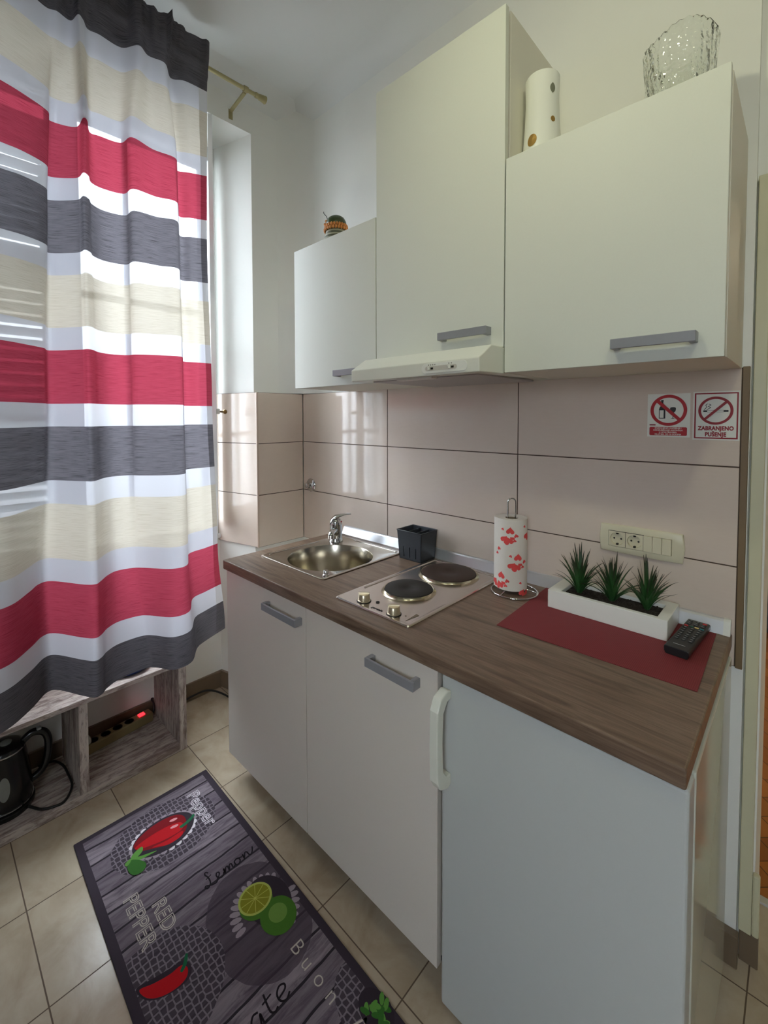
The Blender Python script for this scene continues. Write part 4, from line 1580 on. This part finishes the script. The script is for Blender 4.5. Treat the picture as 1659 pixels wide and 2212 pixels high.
SY = -.0016


def sgn(x, z): return Vector((x, SY, z))


# sign 1: no alcohol
s1x0, s1x1, s1z0, s1z1 = 1.5850, 1.6835, 1.3585, 1.4765
t = thing('warning_sign', 'square no-alcohol sticker with bottle and glass in a red ring', 'sign', (1.634, 0, 1.417), 'prohibition stickers on the tiles')
obj('backing', box(BM(), s1x0, s1x1, -.0012, -.0002, s1z0, s1z1), M['paper'], t)
cx, cz, Ro, Ri = 1.6345, 1.4313, .0425, .0345
rx = .98
tfs = lambda d: (lambda x, z: (x, SY - d, z))


def ring(bm, cx, cz, ro, ri, d, n=64, kx=1.0):
    A = [bm.verts.new((cx + kx * ro * cos(2 * pi * k / n), SY - d, cz + ro * sin(2 * pi * k / n))) for k in range(n)]
    B = [bm.verts.new((cx + kx * ri * cos(2 * pi * k / n), SY - d, cz + ri * sin(2 * pi * k / n))) for k in range(n)]
    for k in range(n): bm.faces.new((A[k], A[(k + 1) % n], B[(k + 1) % n], B[k]))


bm = BM(); tf = tfs(0)
sc_ = .0345
bx_, bz_ = cx - .0145, cz - .0225
flat(bm, [(bx_ - .0075, bz_), (bx_ + .0075, bz_), (bx_ + .0075, bz_ + .026), (bx_ + .0062, bz_ + .0305), (bx_ + .0026, bz_ + .036), (bx_ + .0022, bz_ + .046), (bx_ + .0030, bz_ + .0475), (bx_ + .0030, bz_ + .051), (bx_ - .0030, bz_ + .051), (bx_ - .0030, bz_ + .0475), (bx_ - .0022, bz_ + .046), (bx_ - .0026, bz_ + .036), (bx_ - .0062, bz_ + .0305), (bx_ - .0075, bz_ + .026)], 0, tf)
gx, gz = cx + .0105, cz - .0225
flat(bm, spline2([(gx - .0055, gz + .030), (gx + .0055, gz + .030), (gx + .0062, gz + .022), (gx + .003, gz + .0165), (gx, gz + .0155), (gx - .003, gz + .0165), (gx - .0062, gz + .022)], 4), 0, tf)
flat(bm, [(gx - .0008, gz + .001), (gx + .0008, gz + .001), (gx + .0008, gz + .0158), (gx - .0008, gz + .0158)], 0, tf)
flat(bm, [(gx - .0055, gz), (gx + .0055, gz), (gx + .002, gz + .0015), (gx - .002, gz + .0015)], 0, tf)
obj('bottle_and_glass', bm, M['sign_black'], t)
bm = BM(); flat(bm, [(bx_ - .0058, bz_ + .002), (bx_ + .0035, bz_ + .002), (bx_ + .0035, bz_ + .0225), (bx_ - .0058, bz_ + .0225)], 0, tfs(.0002))
obj('bottle_label', bm, M['paper'], t)
bm = BM(); ring(bm, cx, cz, Ro, Ri, .0004)
q = (Ro + Ri) / 2 * .7071
stroke(bm, [(cx - q, cz + q), (cx + q, cz - q)], .0085, 0, tfs(.00052))
obj('prohibition_ring', bm, M['sign_red'], t)
bm = BM()
tx0, tx1, tz0, tz1 = 1.5905, 1.6775, 1.3625, 1.3855
rr = .002
flat(bm, [(tx0, tz0 + rr), (tx0 + rr, tz0), (tx1 - rr, tz0), (tx1, tz0 + rr), (tx1, tz1 - rr), (tx1 - rr, tz1), (tx0 + rr, tz1), (tx0, tz1 - rr)], 0, tfs(.0002))
tp = obj('text_panel', bm, M['sign_red'], t)
bm = BM()
for k, s in enumerate(['ZABRANJENO UNOŠENJE I', 'KONZUMIRANJE ALKOHOLA', 'U APARTMANIMA', 'MLAĐIMA OD 18 GODINA']):
    text_into(bm, s, .0056, lambda x, y, z=0, k=k: ((tx0 + tx1) / 2 + x, SY - .0005, 1.3806 - k * .00555 + y), align='CENTER', bold=.00012, xs=.93)
obj('lettering', bm, M['paper'], tp)
bm = BM(); flat(bm, [(1.5905, 1.3895), (1.6050, 1.3895), (1.6050, 1.3935), (1.5905, 1.3935)], 0, tfs(.0002))
obj('small_red_mark', bm, simple('sign_mark', L(140, 60, 70), .5), t)

# sign 2: no smoking
s2x0, s2x1, s2z0, s2z1 = 1.6895, 1.7865, 1.3530, 1.4790
t = thing('warning_sign', 'red-framed no-smoking sticker reading ZABRANJENO PUŠENJE', 'sign', (1.7375, 0, 1.416), 'prohibition stickers on the tiles')
obj('backing', box(BM(), s2x0, s2x1, -.0012, -.0002, s2z0, s2z1), M['paper'], t)
bm = BM()
ax0, ax1, az0, az1, w_ = 1.6930, 1.7830, 1.3568, 1.4752, .0032
for q_ in [(ax0, ax1, az0, az0 + w_), (ax0, ax1, az1 - w_, az1), (ax0, ax0 + w_, az0 + w_, az1 - w_), (ax1 - w_, ax1, az0 + w_, az1 - w_)]:
    flat(bm, [(q_[0], q_[2]), (q_[1], q_[2]), (q_[1], q_[3]), (q_[0], q_[3])], 0, tfs(.0002))
obj('red_frame', bm, M['sign_dark_red'], t)
cx, cz, Ro, Ri = 1.7372, 1.4292, .0362, .0300
bm = BM()
flat(bm, [(cx - .0255, cz - .0035), (cx - .0172, cz - .0035), (cx - .0172, cz + .0010), (cx - .0255, cz + .0010)], 0, tfs(0))
flat(bm, [(cx + .0165, cz - .0035), (cx + .0262, cz - .0035), (cx + .0262, cz + .0012), (cx + .0165, cz + .0012)], 0, tfs(0))
for z in (cz - .0036, cz + .0010): stroke(bm, [(cx - .0172, z), (cx + .0165, z)], .0006, 0, tfs(0))
stroke(bm, spline2([(cx - .024, cz + .0025), (cx - .021, cz + .006), (cx - .018, cz + .010), (cx - .0205, cz + .014), (cx - .0165, cz + .018)], 5, False), .0014, 0, tfs(0))
stroke(bm, spline2([(cx - .0185, cz + .0025), (cx - .013, cz + .006), (cx - .010, cz + .0085), (cx - .015, cz + .011), (cx - .0095, cz + .0145), (cx - .0145, cz + .0175)], 5, False), .0014, 0, tfs(0))
obj('cigarette', bm, M['sign_black'], t)
bm = BM(); ring(bm, cx, cz, Ro, Ri, .0004)
q = (Ro + Ri) / 2 * .7071
stroke(bm, [(cx - q, cz - q), (cx + q, cz + q)], .0062, 0, tfs(.00052))
obj('prohibition_ring', bm, M['sign_dark_red'], t)
bm = BM()
text_into(bm, 'ZABRANJENO', .0142, lambda x, y, z=0: (1.7380 + x, SY - .0003, 1.3790 + y), align='CENTER', bold=.00075, xs=.79, spacing=1.06)
text_into(bm, 'PUŠENJE', .0142, lambda x, y, z=0: (1.7380 + x, SY - .0003, 1.3632 + y), align='CENTER', bold=.00075, xs=.79, spacing=1.06)
obj('lettering', bm, M['sign_dark_red'], t)

t = thing('shutoff_valve', 'round chrome shut-off valve on the tiles above the sink', 'valve', (.066, 0, 1.062))
bm = BM(); lathe(bm, [(0, .0), (.034, 0), (.0345, .003), (.031, .007), (.022, .010), (.015, .013), (.0135, .016), (0, .016)], (.066, -.0003, 1.062), 40, axis_mat((0, -1, 0)))
obj('rosette', bm, M['chrome'], t, smooth=40)
bm = BM(); lathe(bm, [(0, .014), (.0115, .014), (.0115, .028), (.0140, .029), (.0140, .036), (.0115, .038), (0, .038)], (.066, 0, 1.062), 28, axis_mat((0, -1, 0)))
obj('cap', bm, M['chrome'], t, smooth=40)

# ================================================================== ON TOP OF THE CABINETS
ZT3 = 2.0958 - .0025
vx, vy = 1.3695, -.222
t = thing('vase', 'white ceramic vase with gold dots on the right cabinet beside the tall one', 'vase', (vx, vy, ZT3))
bm = BM()
lathe(bm, [(0, 0), (.044, 0), (.0505, .004), (.0500, .03), (.0450, .11), (.0425, .17), (.0440, .232), (.0418, .236), (.0395, .236), (.0390, .23), (.040, .12), (.042, .012), (0, .010)], (vx, vy, ZT3), 56)
vb = obj('body', bm, M['white_gloss'], t, smooth=50)
va = math.atan2(-1.4428 - vy, 1.9024 - vx)


def decal_on(bm, cx, cy_, cz_, Rf, da, z, rx, rz, pointy=False, n=26):
    c = None
    pts = []
    for k in range(n):
        q = 2 * pi * k / n
        ex = cos(q) * (abs(sin(q)) ** .0 if not pointy else abs(cos(q)) ** .0)
        x = rx * cos(q) * ((1 - abs(sin(q)) ** 3) ** .6 if pointy else 1)
        pts.append((x, rz * sin(q)))
    def P(x, y):
        a = va + da + x / Rf(z)
        rr = Rf(z + y) + .0004
        return (cx + rr * cos(a), cy_ + rr * sin(a), cz_ + z + y)
    c = bm.verts.new(P(0, 0)); o_ = [bm.verts.new(P(*p)) for p in pts]
    for k in range(n): bm.faces.new((c, o_[k], o_[(k + 1) % n]))


Rf = lambda z: (.0500 - .0050 * (z - .03) / .08 if z < .11 else .0450 - .0025 * min((z - .11) / .06, 1) + .0015 * max(0, z - .17) / .062) + .0002
bm = BM(); decal_on(bm, vx, vy, ZT3, Rf, .62, .186, .0075, .0135, True)
obj('leaf_shaped_recess', bm, simple('vase_recess', L(120, 122, 104), .6), vb)
for a_, z_, rx_, rz_ in [(.62, .105, .0065, .0078), (-.55, .058, .0135, .0160)]:
    bm = BM(); decal_on(bm, vx, vy, ZT3, Rf, a_, z_, rx_, rz_)
    obj('gold_dot', bm, M['gold'], vb)

cx_, cy2 = 1.6745, -.175
bm = BM()


def cut(th, r, z):
    if z < .004: return r
    f = .0016 * abs(sin(th * 9)) + .0010 * sin(z * 260 + th * 18) * sin(th * 12 - z * 200)
    return r + f * (1 if r > .045 else .35)


prof_o = [(0, 0), (.052, 0), (.055, .004)] + [((.0585 + .014 * (k / 16) ** .8), .006 + .172 * k / 16) for k in range(1, 17)]
prof_i = [(.0650 - .0145 * (k / 8), .176 - .160 * k / 8) for k in range(9)] + [(0, .014)]
lathe(bm, prof_o + [(.0718, .183), (.0690, .1835), (.0668, .181)] + prof_i, (cx_, cy2, ZT3), 144, fr=cut)
for v in bm.verts:       # scalloped rim, high on the arched panels
    h = (v.co.z - ZT3)
    if h > .11:
        a = math.atan2(v.co.y - cy2, v.co.x - cx_)
        v.co.z += (h - .11) / .075 * (.007 * cos(3 * (a - va)) + .0022 * sin(30 * a) * (h > .17))
tag(obj('crystal_vase', bm, M['crystal'], smooth=25), 'clear cut-crystal vase with a scalloped rim on the right cabinet', 'vase')

fx, fy = .503, -.205
ZT1 = 2.0917 - .0025
t = thing('figurine', 'small green and orange hat-shaped figurine on the cabinet by the window', 'figurine', (fx, fy, ZT1))
bm = BM(); lathe(bm, [(0, 0), (.055, 0), (.058, .004), (.056, .030), (.050, .055), (.043, .080), (.040, .100), (0, .102)], (fx, fy, ZT1), 48)
obj('bell_body', bm, M['fig_bell'], t, smooth=50)
bm = BM()
for rr, zz, n_, s_ in [(.047, .090, 26, .0068), (.044, .103, 25, .0066)]:
    for k in range(n_):
        a = 2 * pi * k / n_ + zz * 40
        r_ = bmesh.ops.create_uvsphere(bm, u_segments=10, v_segments=8, radius=s_)
        for v in r_['verts']: v.co = Vector((fx + rr * cos(a) + v.co.x * .8, fy + rr * sin(a) + v.co.y * .8, ZT1 + zz + v.co.z * 1.15))
obj('bead_band', bm, M['fig_orange'], t, smooth=180)['label'] = 'orange beaded band'
bm = BM(); lathe(bm, [(.041, .104), (.0425, .112), (.041, .124), (.034, .137), (.022, .1455), (.010, .149), (0, .1495)], (fx, fy, ZT1), 40)
obj('dome', bm, M['fig_green'], t, smooth=60)
bm = BM()
d0 = Vector((fx, fy, ZT1)) - rt * .034
tube(bm, smooth_path([d0 + Vector((0, 0, .132)), d0 - rt * .006 + Vector((0, 0, .148)), d0 - rt * .016 + Vector((0, 0, .160)), d0 - rt * .017 + Vector((0, 0, .167))], 5), .0014, 8)
obj('feeler', bm, M['dark_slot'], t, smooth=60)
bm = BM()
for dx_, zz, s_ in [(-.040, .128, .0065), (-.046, .116, .0055)]:
    r_ = bmesh.ops.create_uvsphere(bm, u_segments=12, v_segments=8, radius=s_)
    for v in r_['verts']: v.co += Vector((fx, fy, ZT1)) + rt * dx_ + Vector((0, 0, zz))
obj('ornament_bead', bm, M['fig_orange'], t, smooth=180)

# ================================================================== BENCH SHELF AND WHAT IS IN IT
bx0, bx1 = -.250, .034
by1, by0 = -.656, -1.425
ZB0, ZB1 = .032, .385
t = thing('shelf_unit', 'low open whitewashed wood-look shelf unit standing under the window', 'shelf', ((bx0 + bx1) / 2, (by0 + by1) / 2, 0))
obj('top_panel', box(BM(), bx0, bx1, by0, by1, ZB1 - .018, ZB1, .0008, 1), M['rustic_y'], t)
obj('bottom_panel', box(BM(), bx0, bx1, by0 + .031, by1 - .031, .0005, ZB0, .0008, 1), M['rustic_y'], t)
for (a, b) in [(by1 - .031, by1), (by0, by0 + .031)]: obj('side_panel', box(BM(), bx0, bx1, a, b, .0005, ZB1 - .0182, .0008, 1), M['rustic_z'], t)
obj('divider', box(BM(), bx0, bx1, -1.0480, -1.0190, ZB0, ZB1 - .0182, .0008, 1), M['rustic_z'], t)

kc = Vector((-.105, -1.245, ZB0 + .0003))
t = thing('electric_kettle', 'black electric kettle inside the left compartment of the shelf', 'kettle', kc)
bm = BM(); lathe(bm, [(0, 0), (.082, 0), (.084, .004), (.084, .016), (.078, .020), (0, .021)], kc, 48)
obj('power_base', bm, M['kettle'], t, smooth=40)
bm = BM(); lathe(bm, [(0, .022), (.074, .022), (.0785, .030), (.078, .05), (.074, .11), (.066, .17), (.060, .205), (.058, .212), (0, .214)], kc, 56)
kb = obj('body', bm, M['kettle'], t, smooth=40)
bm = BM(); lathe(bm, [(.0765, .0245), (.0800, .0255), (.0800, .0285), (.0770, .0295)], kc, 56)
obj('silver_band', bm, M['chrome'], kb, smooth=60)
bm = BM(); lathe(bm, [(.0585, .213), (.056, .222), (.045, .229), (.020, .233), (0, .234)], kc, 48)
ld_ = obj('lid', bm, M['kettle'], t, smooth=50)
bm = BM(); lathe(bm, [(.0600, .208), (.0612, .210), (.0606, .2125), (.059, .2135)], kc, 48)
obj('lid_ring', bm, M['chrome'], ld_, smooth=60)
bm = BM(); lathe(bm, [(0, .2335), (.017, .233), (.018, .2365), (.014, .239), (0, .2395)], kc + Vector((.006, .004, 0)), 24)
obj('lid_button', bm, M['gauge'], ld_, smooth=40)
hd_ = Vector((.12, .99, 0)).normalized()
bm = BM()
hp = smooth_path([kc + hd_ * .050 + Vector((0, 0, .216)), kc + hd_ * .080 + Vector((0, 0, .235)), kc + hd_ * .112 + Vector((0, 0, .225)), kc + hd_ * .126 + Vector((0, 0, .190)), kc + hd_ * .122 + Vector((0, 0, .130)), kc + hd_ * .105 + Vector((0, 0, .085)), kc + hd_ * .070 + Vector((0, 0, .062))], 8)
tube(bm, hp, .0125, 14)
ho = obj('handle', bm, M['kettle'], t, smooth=60)
bm = BM(); box(bm, kc.x + hd_.x * .096 - .010, kc.x + hd_.x * .096 + .010, kc.y + .090, kc.y + .106, kc.z + .236, kc.z + .248, .004)
obj('switch', bm, simple('kettle_switch', L(150, 148, 144), .35), ho)
bm = BM()
ga = math.atan2(-1.4428 - kc.y, 1.9024 - kc.x) - .05
Rk = lambda z: .078 - .004 * (z - .05) / .06 if z < .11 else .074 - .008 * (z - .11) / .06
c = bm.verts.new((kc.x + (Rk(.11) + .0016) * cos(ga), kc.y + (Rk(.11) + .0016) * sin(ga), kc.z + .11))
o_ = []
for k in range(28):
    q = 2 * pi * k / 28
    z = .11 + .040 * sin(q); a = ga + .016 * cos(q) / Rk(z)
    o_.append(bm.verts.new((kc.x + (Rk(z) + .0016) * cos(a), kc.y + (Rk(z) + .0016) * sin(a), kc.z + z)))
for k in range(28): bm.faces.new((c, o_[k], o_[(k + 1) % 28]))
obj('water_gauge', bm, M['gauge'], kb)['label'] = 'grey oval water gauge'
zc = ZB0 + .0050
bm = BM()
tube(bm, smooth_path([(-.045, -1.192, zc + .002), (-.020, -1.176, zc), (.004, -1.160, zc), (.022, -1.130, zc), (.022, -1.094, zc), (-.036, -1.060, zc), (-.117, -1.0565, zc), (-.175, -1.062, zc + .004), (-.215, -1.085, zc + .010), (-.235, -1.13, zc + .006)], 10), .0043, 10)
obj('power_cord', bm, M['cable'], t, smooth=60)['label'] = 'looped black cord'

# power strip
t = thing('power_strip', 'power strip with a glowing red switch inside the right shelf compartment', 'power strip', (-.205, -.83, ZB0))
p0, p1 = Vector((-.190, -.985, 0)), Vector((-.222, -.712, 0))
dv = (p1 - p0).normalized(); sv = Vector((-dv.y, dv.x, 0))
lnp = (p1 - p0).length


def psp(s, w, z):
    q = p0 + dv * s + sv * w
    return Vector((q.x, q.y, ZB0 + .0004 + z))


bm = BM(); box(bm, 0, lnp, -.024, .024, 0, .040, .005, 2)
for v in bm.verts: v.co = psp(*v.co)
obj('body', bm, M['strip_top'], t)
for k in range(4):
    bm = BM(); s = .035 + k * .048
    lathe(bm, [(0, .0395), (.019, .0395), (.019, .0412), (.017, .0412), (.0165, .0400), (0, .0400)], (0, 0, 0), 24)
    for v in bm.verts: v.co = psp(s + v.co.x, v.co.y, v.co.z)
    obj('outlet', bm, M['dark_slot'], t, smooth=40)
bm = BM(); box(bm, lnp - .056, lnp - .030, -.010, .010, .039, .0455, .002)
for v in bm.verts: v.co = psp(*v.co)
obj('lit_switch', bm, M['led'], t)['label'] = 'glowing red switch'
bm = BM()
tube(bm, smooth_path([psp(lnp - .002, 0, .02), psp(lnp + .012, -.002, .03), (-.232, -.696, ZB0 + .06), (-.245, -.700, ZB0 + .075), (-.2562, -.69, ZB0 + .07)], 6), .0042, 10)
obj('cord', bm, M['cable'], t, smooth=60)

t = thing('power_plug', 'pale plug at the left end of the power strip', 'plug', (-.188, -.967, ZB0 + .04))
bm = BM(); lathe(bm, [(0, .0), (.015, 0), (.0155, .012), (.012, .022), (.006, .030), (0, .031)], psp(.012, 0, .0408), 24)
obj('plug_body', bm, simple('pale_plug', L(170, 165, 150), .5), t, smooth=50)

bm = BM()
r_ = bmesh.ops.create_uvsphere(bm, u_segments=32, v_segments=16, radius=1)
for v in r_['verts']:
    q = v.co.copy()
    w = 1 + .12 * noise.noise(q * 2.3)
    v.co = Vector((-.045 + q.x * .055 * w, -.845 + q.y * .075 * w, ZB1 + .0135 + max(q.z, -.95) * .014 * w))
tag(obj('folded_cloth', bm, M['blue_cloth'], smooth=180), 'dark blue folded cloth on the shelf top under the curtain hem', 'cloth')

bm = BM()
tube(bm, smooth_path([(-.262, -.70, .010), (-.264, -.60, .012), (-.262, -.51, .022), (-.255, -.44, .026), (-.215, -.402, .024), (-.145, -.372, .014), (-.05, -.36, .006), (.10, -.33, .006), (.24, -.30, .006)], 10), .0045, 10)
tag(obj('floor_cable', bm, M['cable'], smooth=60), 'black cable running along the skirting behind the base cabinet', 'cable')

# ================================================================== RUG
RO = Vector((.2126, -.6577, 0)); RA = radians(-1.25)


def rg(x, y, z=.0068): return Vector((RO.x + x * cos(RA) - y * sin(RA), RO.y + x * sin(RA) + y * cos(RA), z))


def to_rug(X, Y):
    dx, dy = X - RO.x, Y - RO.y
    return dx * cos(RA) + dy * sin(RA), -dx * sin(RA) + dy * cos(RA)


bm = BM(); box(bm, 0, 1.45, -.4505, 0, .0004, .0066, .002, 2)
rug = obj('kitchen_rug', bm, M['rug'])
rug.location = RO; rug.rotation_euler = (0, 0, RA)
tag(rug, 'grey kitchen runner printed with planks, peppers and limes on the floor', 'rug')
PM = ['pep_dark', 'pep', 'pep_hi', 'leaf', 'leaf_hi', 'stem', 'lime', 'lime_hi', 'rind', 'pulp', 'seg', 'pale', 'ink', 'petal', 'shade', 'cream']
PI = {k: i for i, k in enumerate(PM)}


def rug_print(name, fn):
    """flat printed motif on the rug, in rug coordinates"""
    bm = BM()
    lay = [0]
    def T(x, y, z=0): return Vector((x, y, .0068 + lay[0] * .00006))
    def poly(pts, m): lay[0] += 1; flat(bm, pts, PI[m], T)
    def line(pts, w, m, closed=False): lay[0] += 1; stroke(bm, pts, w, PI[m], T, closed)
    def text(s, size, x, y, rot, m, **kw):
        lay[0] += 1
        ca, sa = cos(rot), sin(rot)
        text_into(bm, s, size, lambda a, b, c=0: T(x + a * ca - b * sa, y + a * sa + b * ca), PI[m], **kw)
    fn(poly, line, text)
    for f in bm.faces:
        f.normal_update()
        if f.normal.z < 0: f.normal_flip()
    me = bpy.data.meshes.new(name); bm.to_mesh(me); bm.free()
    o = bpy.data.objects.new(name, me); col.objects.link(o)
    for k in PM: me.materials.append(M['print_' + k])
    o.parent = rug
    return o


def W2(pts, n=5): return spline2([to_rug(*p) for p in pts], n)


def pepper(poly, line, text):
    a = to_rug(.380, -.885)
    for k in range(26):      # petal lace edge
        q = 2 * pi * k / 26
        poly(ellipse(a[0] + .066 * cos(q), a[1] + .098 * sin(q), .010, .010, 12), 'pale' if -.7 < q < 1.4 or 3.4 < q < 4.4 else 'petal')
    poly(ellipse(a[0], a[1], .066, .098, 40), 'shade')
    poly(W2([(.352, -.972), (.330, -.935), (.322, -.885), (.332, -.835), (.356, -.812), (.385, -.812), (.412, -.822), (.430, -.850), (.428, -.892), (.408, -.930), (.384, -.965)]), 'pep_dark')
    poly(W2([(.362, -.968), (.356, -.925), (.360, -.870), (.374, -.832), (.394, -.826), (.408, -.842), (.404, -.890), (.390, -.935), (.376, -.966)]), 'pep')
    poly(W2([(.414, -.838), (.430, -.850), (.430, -.888), (.414, -.915), (.402, -.930), (.412, -.885)]), 'pep')
    line(W2([(.392, -.836), (.390, -.815), (.384, -.795), (.378, -.785), (.384, -.784), (.392, -.795), (.398, -.815), (.400, -.834)], 4), .003, 'stem', True)
    poly(W2([(.392, -.836), (.389, -.812), (.380, -.787), (.388, -.784), (.397, -.812), (.402, -.834)]), 'stem')
    for c in ((.350, -.842), (.378, -.850)): poly([to_rug(c[0] + x, c[1] + y) for x, y in ellipse(0, 0, .0055, .013, 14, -.25)], 'pep_hi')
    for pts, m in [([(.374, -.955), (.392, -.958), (.404, -.985), (.398, -.995), (.382, -.984)], 'leaf_hi'), ([(.398, -.985), (.408, -.962), (.424, -.925), (.420, -.958), (.412, -.986)], 'leaf_hi'),
                   ([(.400, -.990), (.428, -.968), (.450, -.966), (.462, -.985), (.452, -1.006), (.424, -1.012), (.404, -1.004)], 'leaf'), ([(.392, -.994), (.402, -.996), (.410, -1.010), (.398, -1.012)], 'leaf_hi')]:
        poly(W2(pts), m)


rug_print('printed_pepper', pepper)


def chili(poly, line, text):
    poly(W2([(.752, -1.095), (.760, -1.058), (.770, -1.020), (.776, -.990), (.800, -.980), (.822, -.990), (.826, -1.020), (.812, -1.062), (.788, -1.088)]), 'shade')
    poly(W2([(.760, -1.090), (.772, -1.060), (.782, -1.025), (.784, -.998), (.800, -.988), (.818, -.998), (.822, -1.022), (.812, -1.056), (.790, -1.082)]), 'pep')
    poly(W2([(.800, -1.000), (.790, -.985), (.772, -.975), (.768, -.980), (.784, -.992), (.794, -1.004)], 4), 'stem')


rug_print('printed_chili', chili)


def lime(poly, line, text):
    a = to_rug(.822, -.772)
    for k in range(30):
        q = 2 * pi * k / 30
        if 2.3 < q < 4.9 and k % 1 == 0 or .4 < q < 1.6: poly(ellipse(a[0] + .085 * cos(q), a[1] + .082 * sin(q), .016, .008, 10, q), 'petal')
    poly(ellipse(a[0] - .01, a[1] + .018, .078, .060, 40), 'shade')
    b = to_rug(.866, -.757)
    poly(ellipse(b[0], b[1], .052, .050, 40), 'lime'); poly(ellipse(b[0] - .006, b[1] + .002, .026, .026, 24), 'lime_hi')
    c = to_rug(.785, -.780)
    poly(ellipse(c[0] + .008, c[1] - .004, .046, .048, 40), 'lime'); poly(ellipse(c[0] - .004, c[1], .044, .049, 40), 'rind'); poly(ellipse(c[0] - .004, c[1], .038, .043, 40), 'pulp')
    for k in range(10):
        q = 2 * pi * k / 10 + .2
        line([(c[0] - .004, c[1]), (c[0] - .004 + .038 * cos(q), c[1] + .043 * sin(q))], .0016, 'seg')


rug_print('printed_lime', lime)


def herb(poly, line, text):
    a = to_rug(1.205, -.712)
    rn = random.Random(5)
    poly(ellipse(a[0], a[1], .05, .035, 24), 'shade')
    for k in range(16):
        q = rn.uniform(0, 2 * pi); d_ = rn.uniform(.004, .034)
        x, y = a[0] + d_ * cos(q), a[1] + d_ * sin(q) * .8
        poly(ellipse(x, y, .013, .006, 12, rn.uniform(0, 3)), 'leaf' if k % 2 else 'leaf_hi')


rug_print('printed_herb', herb)


for w_, size, X, Y, m_, kw in [('Pepper', .062, .282, -.768, 'pale', dict(outline=.0014, spacing=1.0)), ('RED', .054, .580, -.998, 'cream', dict(outline=.0014, spacing=1.0)),
                               ('PEPPER', .056, .508, -1.052, 'cream', dict(outline=.0014, spacing=1.0)), ('B', .052, .952, -.782, 'cream', dict(bold=-.0006)), ('u', .052, 1.000, -.784, 'cream', dict(bold=-.0006)),
                               ('o', .052, 1.048, -.783, 'cream', dict(bold=-.0006)), ('n', .052, 1.096, -.783, 'cream', dict(bold=-.0006)), ('A', .058, 1.178, -.775, 'cream', dict(bold=-.0006))]:
    def wfn(poly, line, text):
        x, y = to_rug(X, Y)
        text(w_, size, x, y, 0, m_, **kw)
    rug_print('printed_word', wfn)


def script(poly, line, text):
    # handwritten "Lemon", reading across the rug
    o = to_rug(.655, -.868)
    def S(pts, w=.0042, n=6):
        line(spline2([(o[0] - v, o[1] + u) for u, v in pts], n, False), w, 'ink')
    S([(.026, .045), (.020, .052), (.016, .046), (.020, .030), (.018, .012), (.008, .002), (.000, .006), (.004, .012), (.016, .004), (.030, .000), (.040, .006)])
    S([(.012, .030), (.030, .034)], .003)
    S([(.038, .008), (.048, .016), (.050, .024), (.044, .026), (.040, .018), (.044, .006), (.054, .004), (.062, .014)])
    S([(.062, .006), (.066, .024), (.064, .008), (.072, .022), (.078, .022), (.077, .006), (.084, .022), (.090, .021), (.090, .006), (.098, .010)])
    S([(.108, .024), (.100, .020), (.100, .008), (.108, .005), (.116, .012), (.115, .022), (.106, .025), (.120, .020), (.126, .018)])
    S([(.128, .004), (.130, .024), (.130, .010), (.138, .023), (.144, .022), (.146, .008), (.152, .006), (.160, .014), (.166, .026)])

rug_print('printed_script_word', script)


def script2(poly, line, text):
    def S(pts, w=.0042, n=6):
        line(spline2([(o[0] - v, o[1] + u) for u, v in pts], n, False), w, 'ink')
    o = to_rug(1.035, -.940)
    S([(.030, .030), (.018, .032), (.008, .020), (.012, .004), (.024, .004), (.032, .024), (.032, .004), (.040, .002)], .0046)
    S([(.056, .050), (.052, .012), (.060, .002), (.070, .006)], .0046)
    S([(.044, .034), (.070, .038)], .004)
    S([(.078, .016), (.100, .022), (.104, .032), (.092, .036), (.080, .026), (.080, .010), (.092, .002), (.106, .010)], .0046)


rug_print('printed_script_word', script2)

# ================================================================== NEXT ROOM FURNITURE
t = thing('armchair', 'dark upholstered armchair in the next room past the doorway', 'armchair', (1.78, 2.5, 0))
bm = BM(); box(bm, 1.30, 2.20, 2.22, 3.0, .06, .45, .04, 3)
obj('seat_base', bm, M['dark_sofa'], t, smooth=50)
bm = BM(); box(bm, 1.30, 2.20, 2.80, 3.02, .451, 1.12, .06, 3)
obj('backrest', bm, M['dark_sofa'], t, smooth=50)
for a, b in ((1.14, 1.298), (2.202, 2.36)): obj('armrest', box(BM(), a, b, 2.20, 3.0, .06, .70, .05, 3), M['dark_sofa'], t, smooth=50)
for x in (1.24, 2.26):
    for y in (2.28, 2.92):
        bm = BM(); cyl(bm, (x, y, .002), (x, y, .062), .02, seg=14)
        obj('foot', bm, M['dark_slot'], t)
bm = BM()
r_ = bmesh.ops.create_uvsphere(bm, u_segments=28, v_segments=16, radius=1)
for v in r_['verts']:
    q = v.co
    v.co = Vector((1.76 + .20 * math.copysign(abs(q.x) ** .6, q.x), 2.70 + .075 * q.y, .63 + .175 * math.copysign(abs(q.z) ** .6, q.z)))
tag(obj('cushion', bm, M['grey_cushion'], smooth=180), 'pale grey cushion propped on the dark armchair', 'cushion')
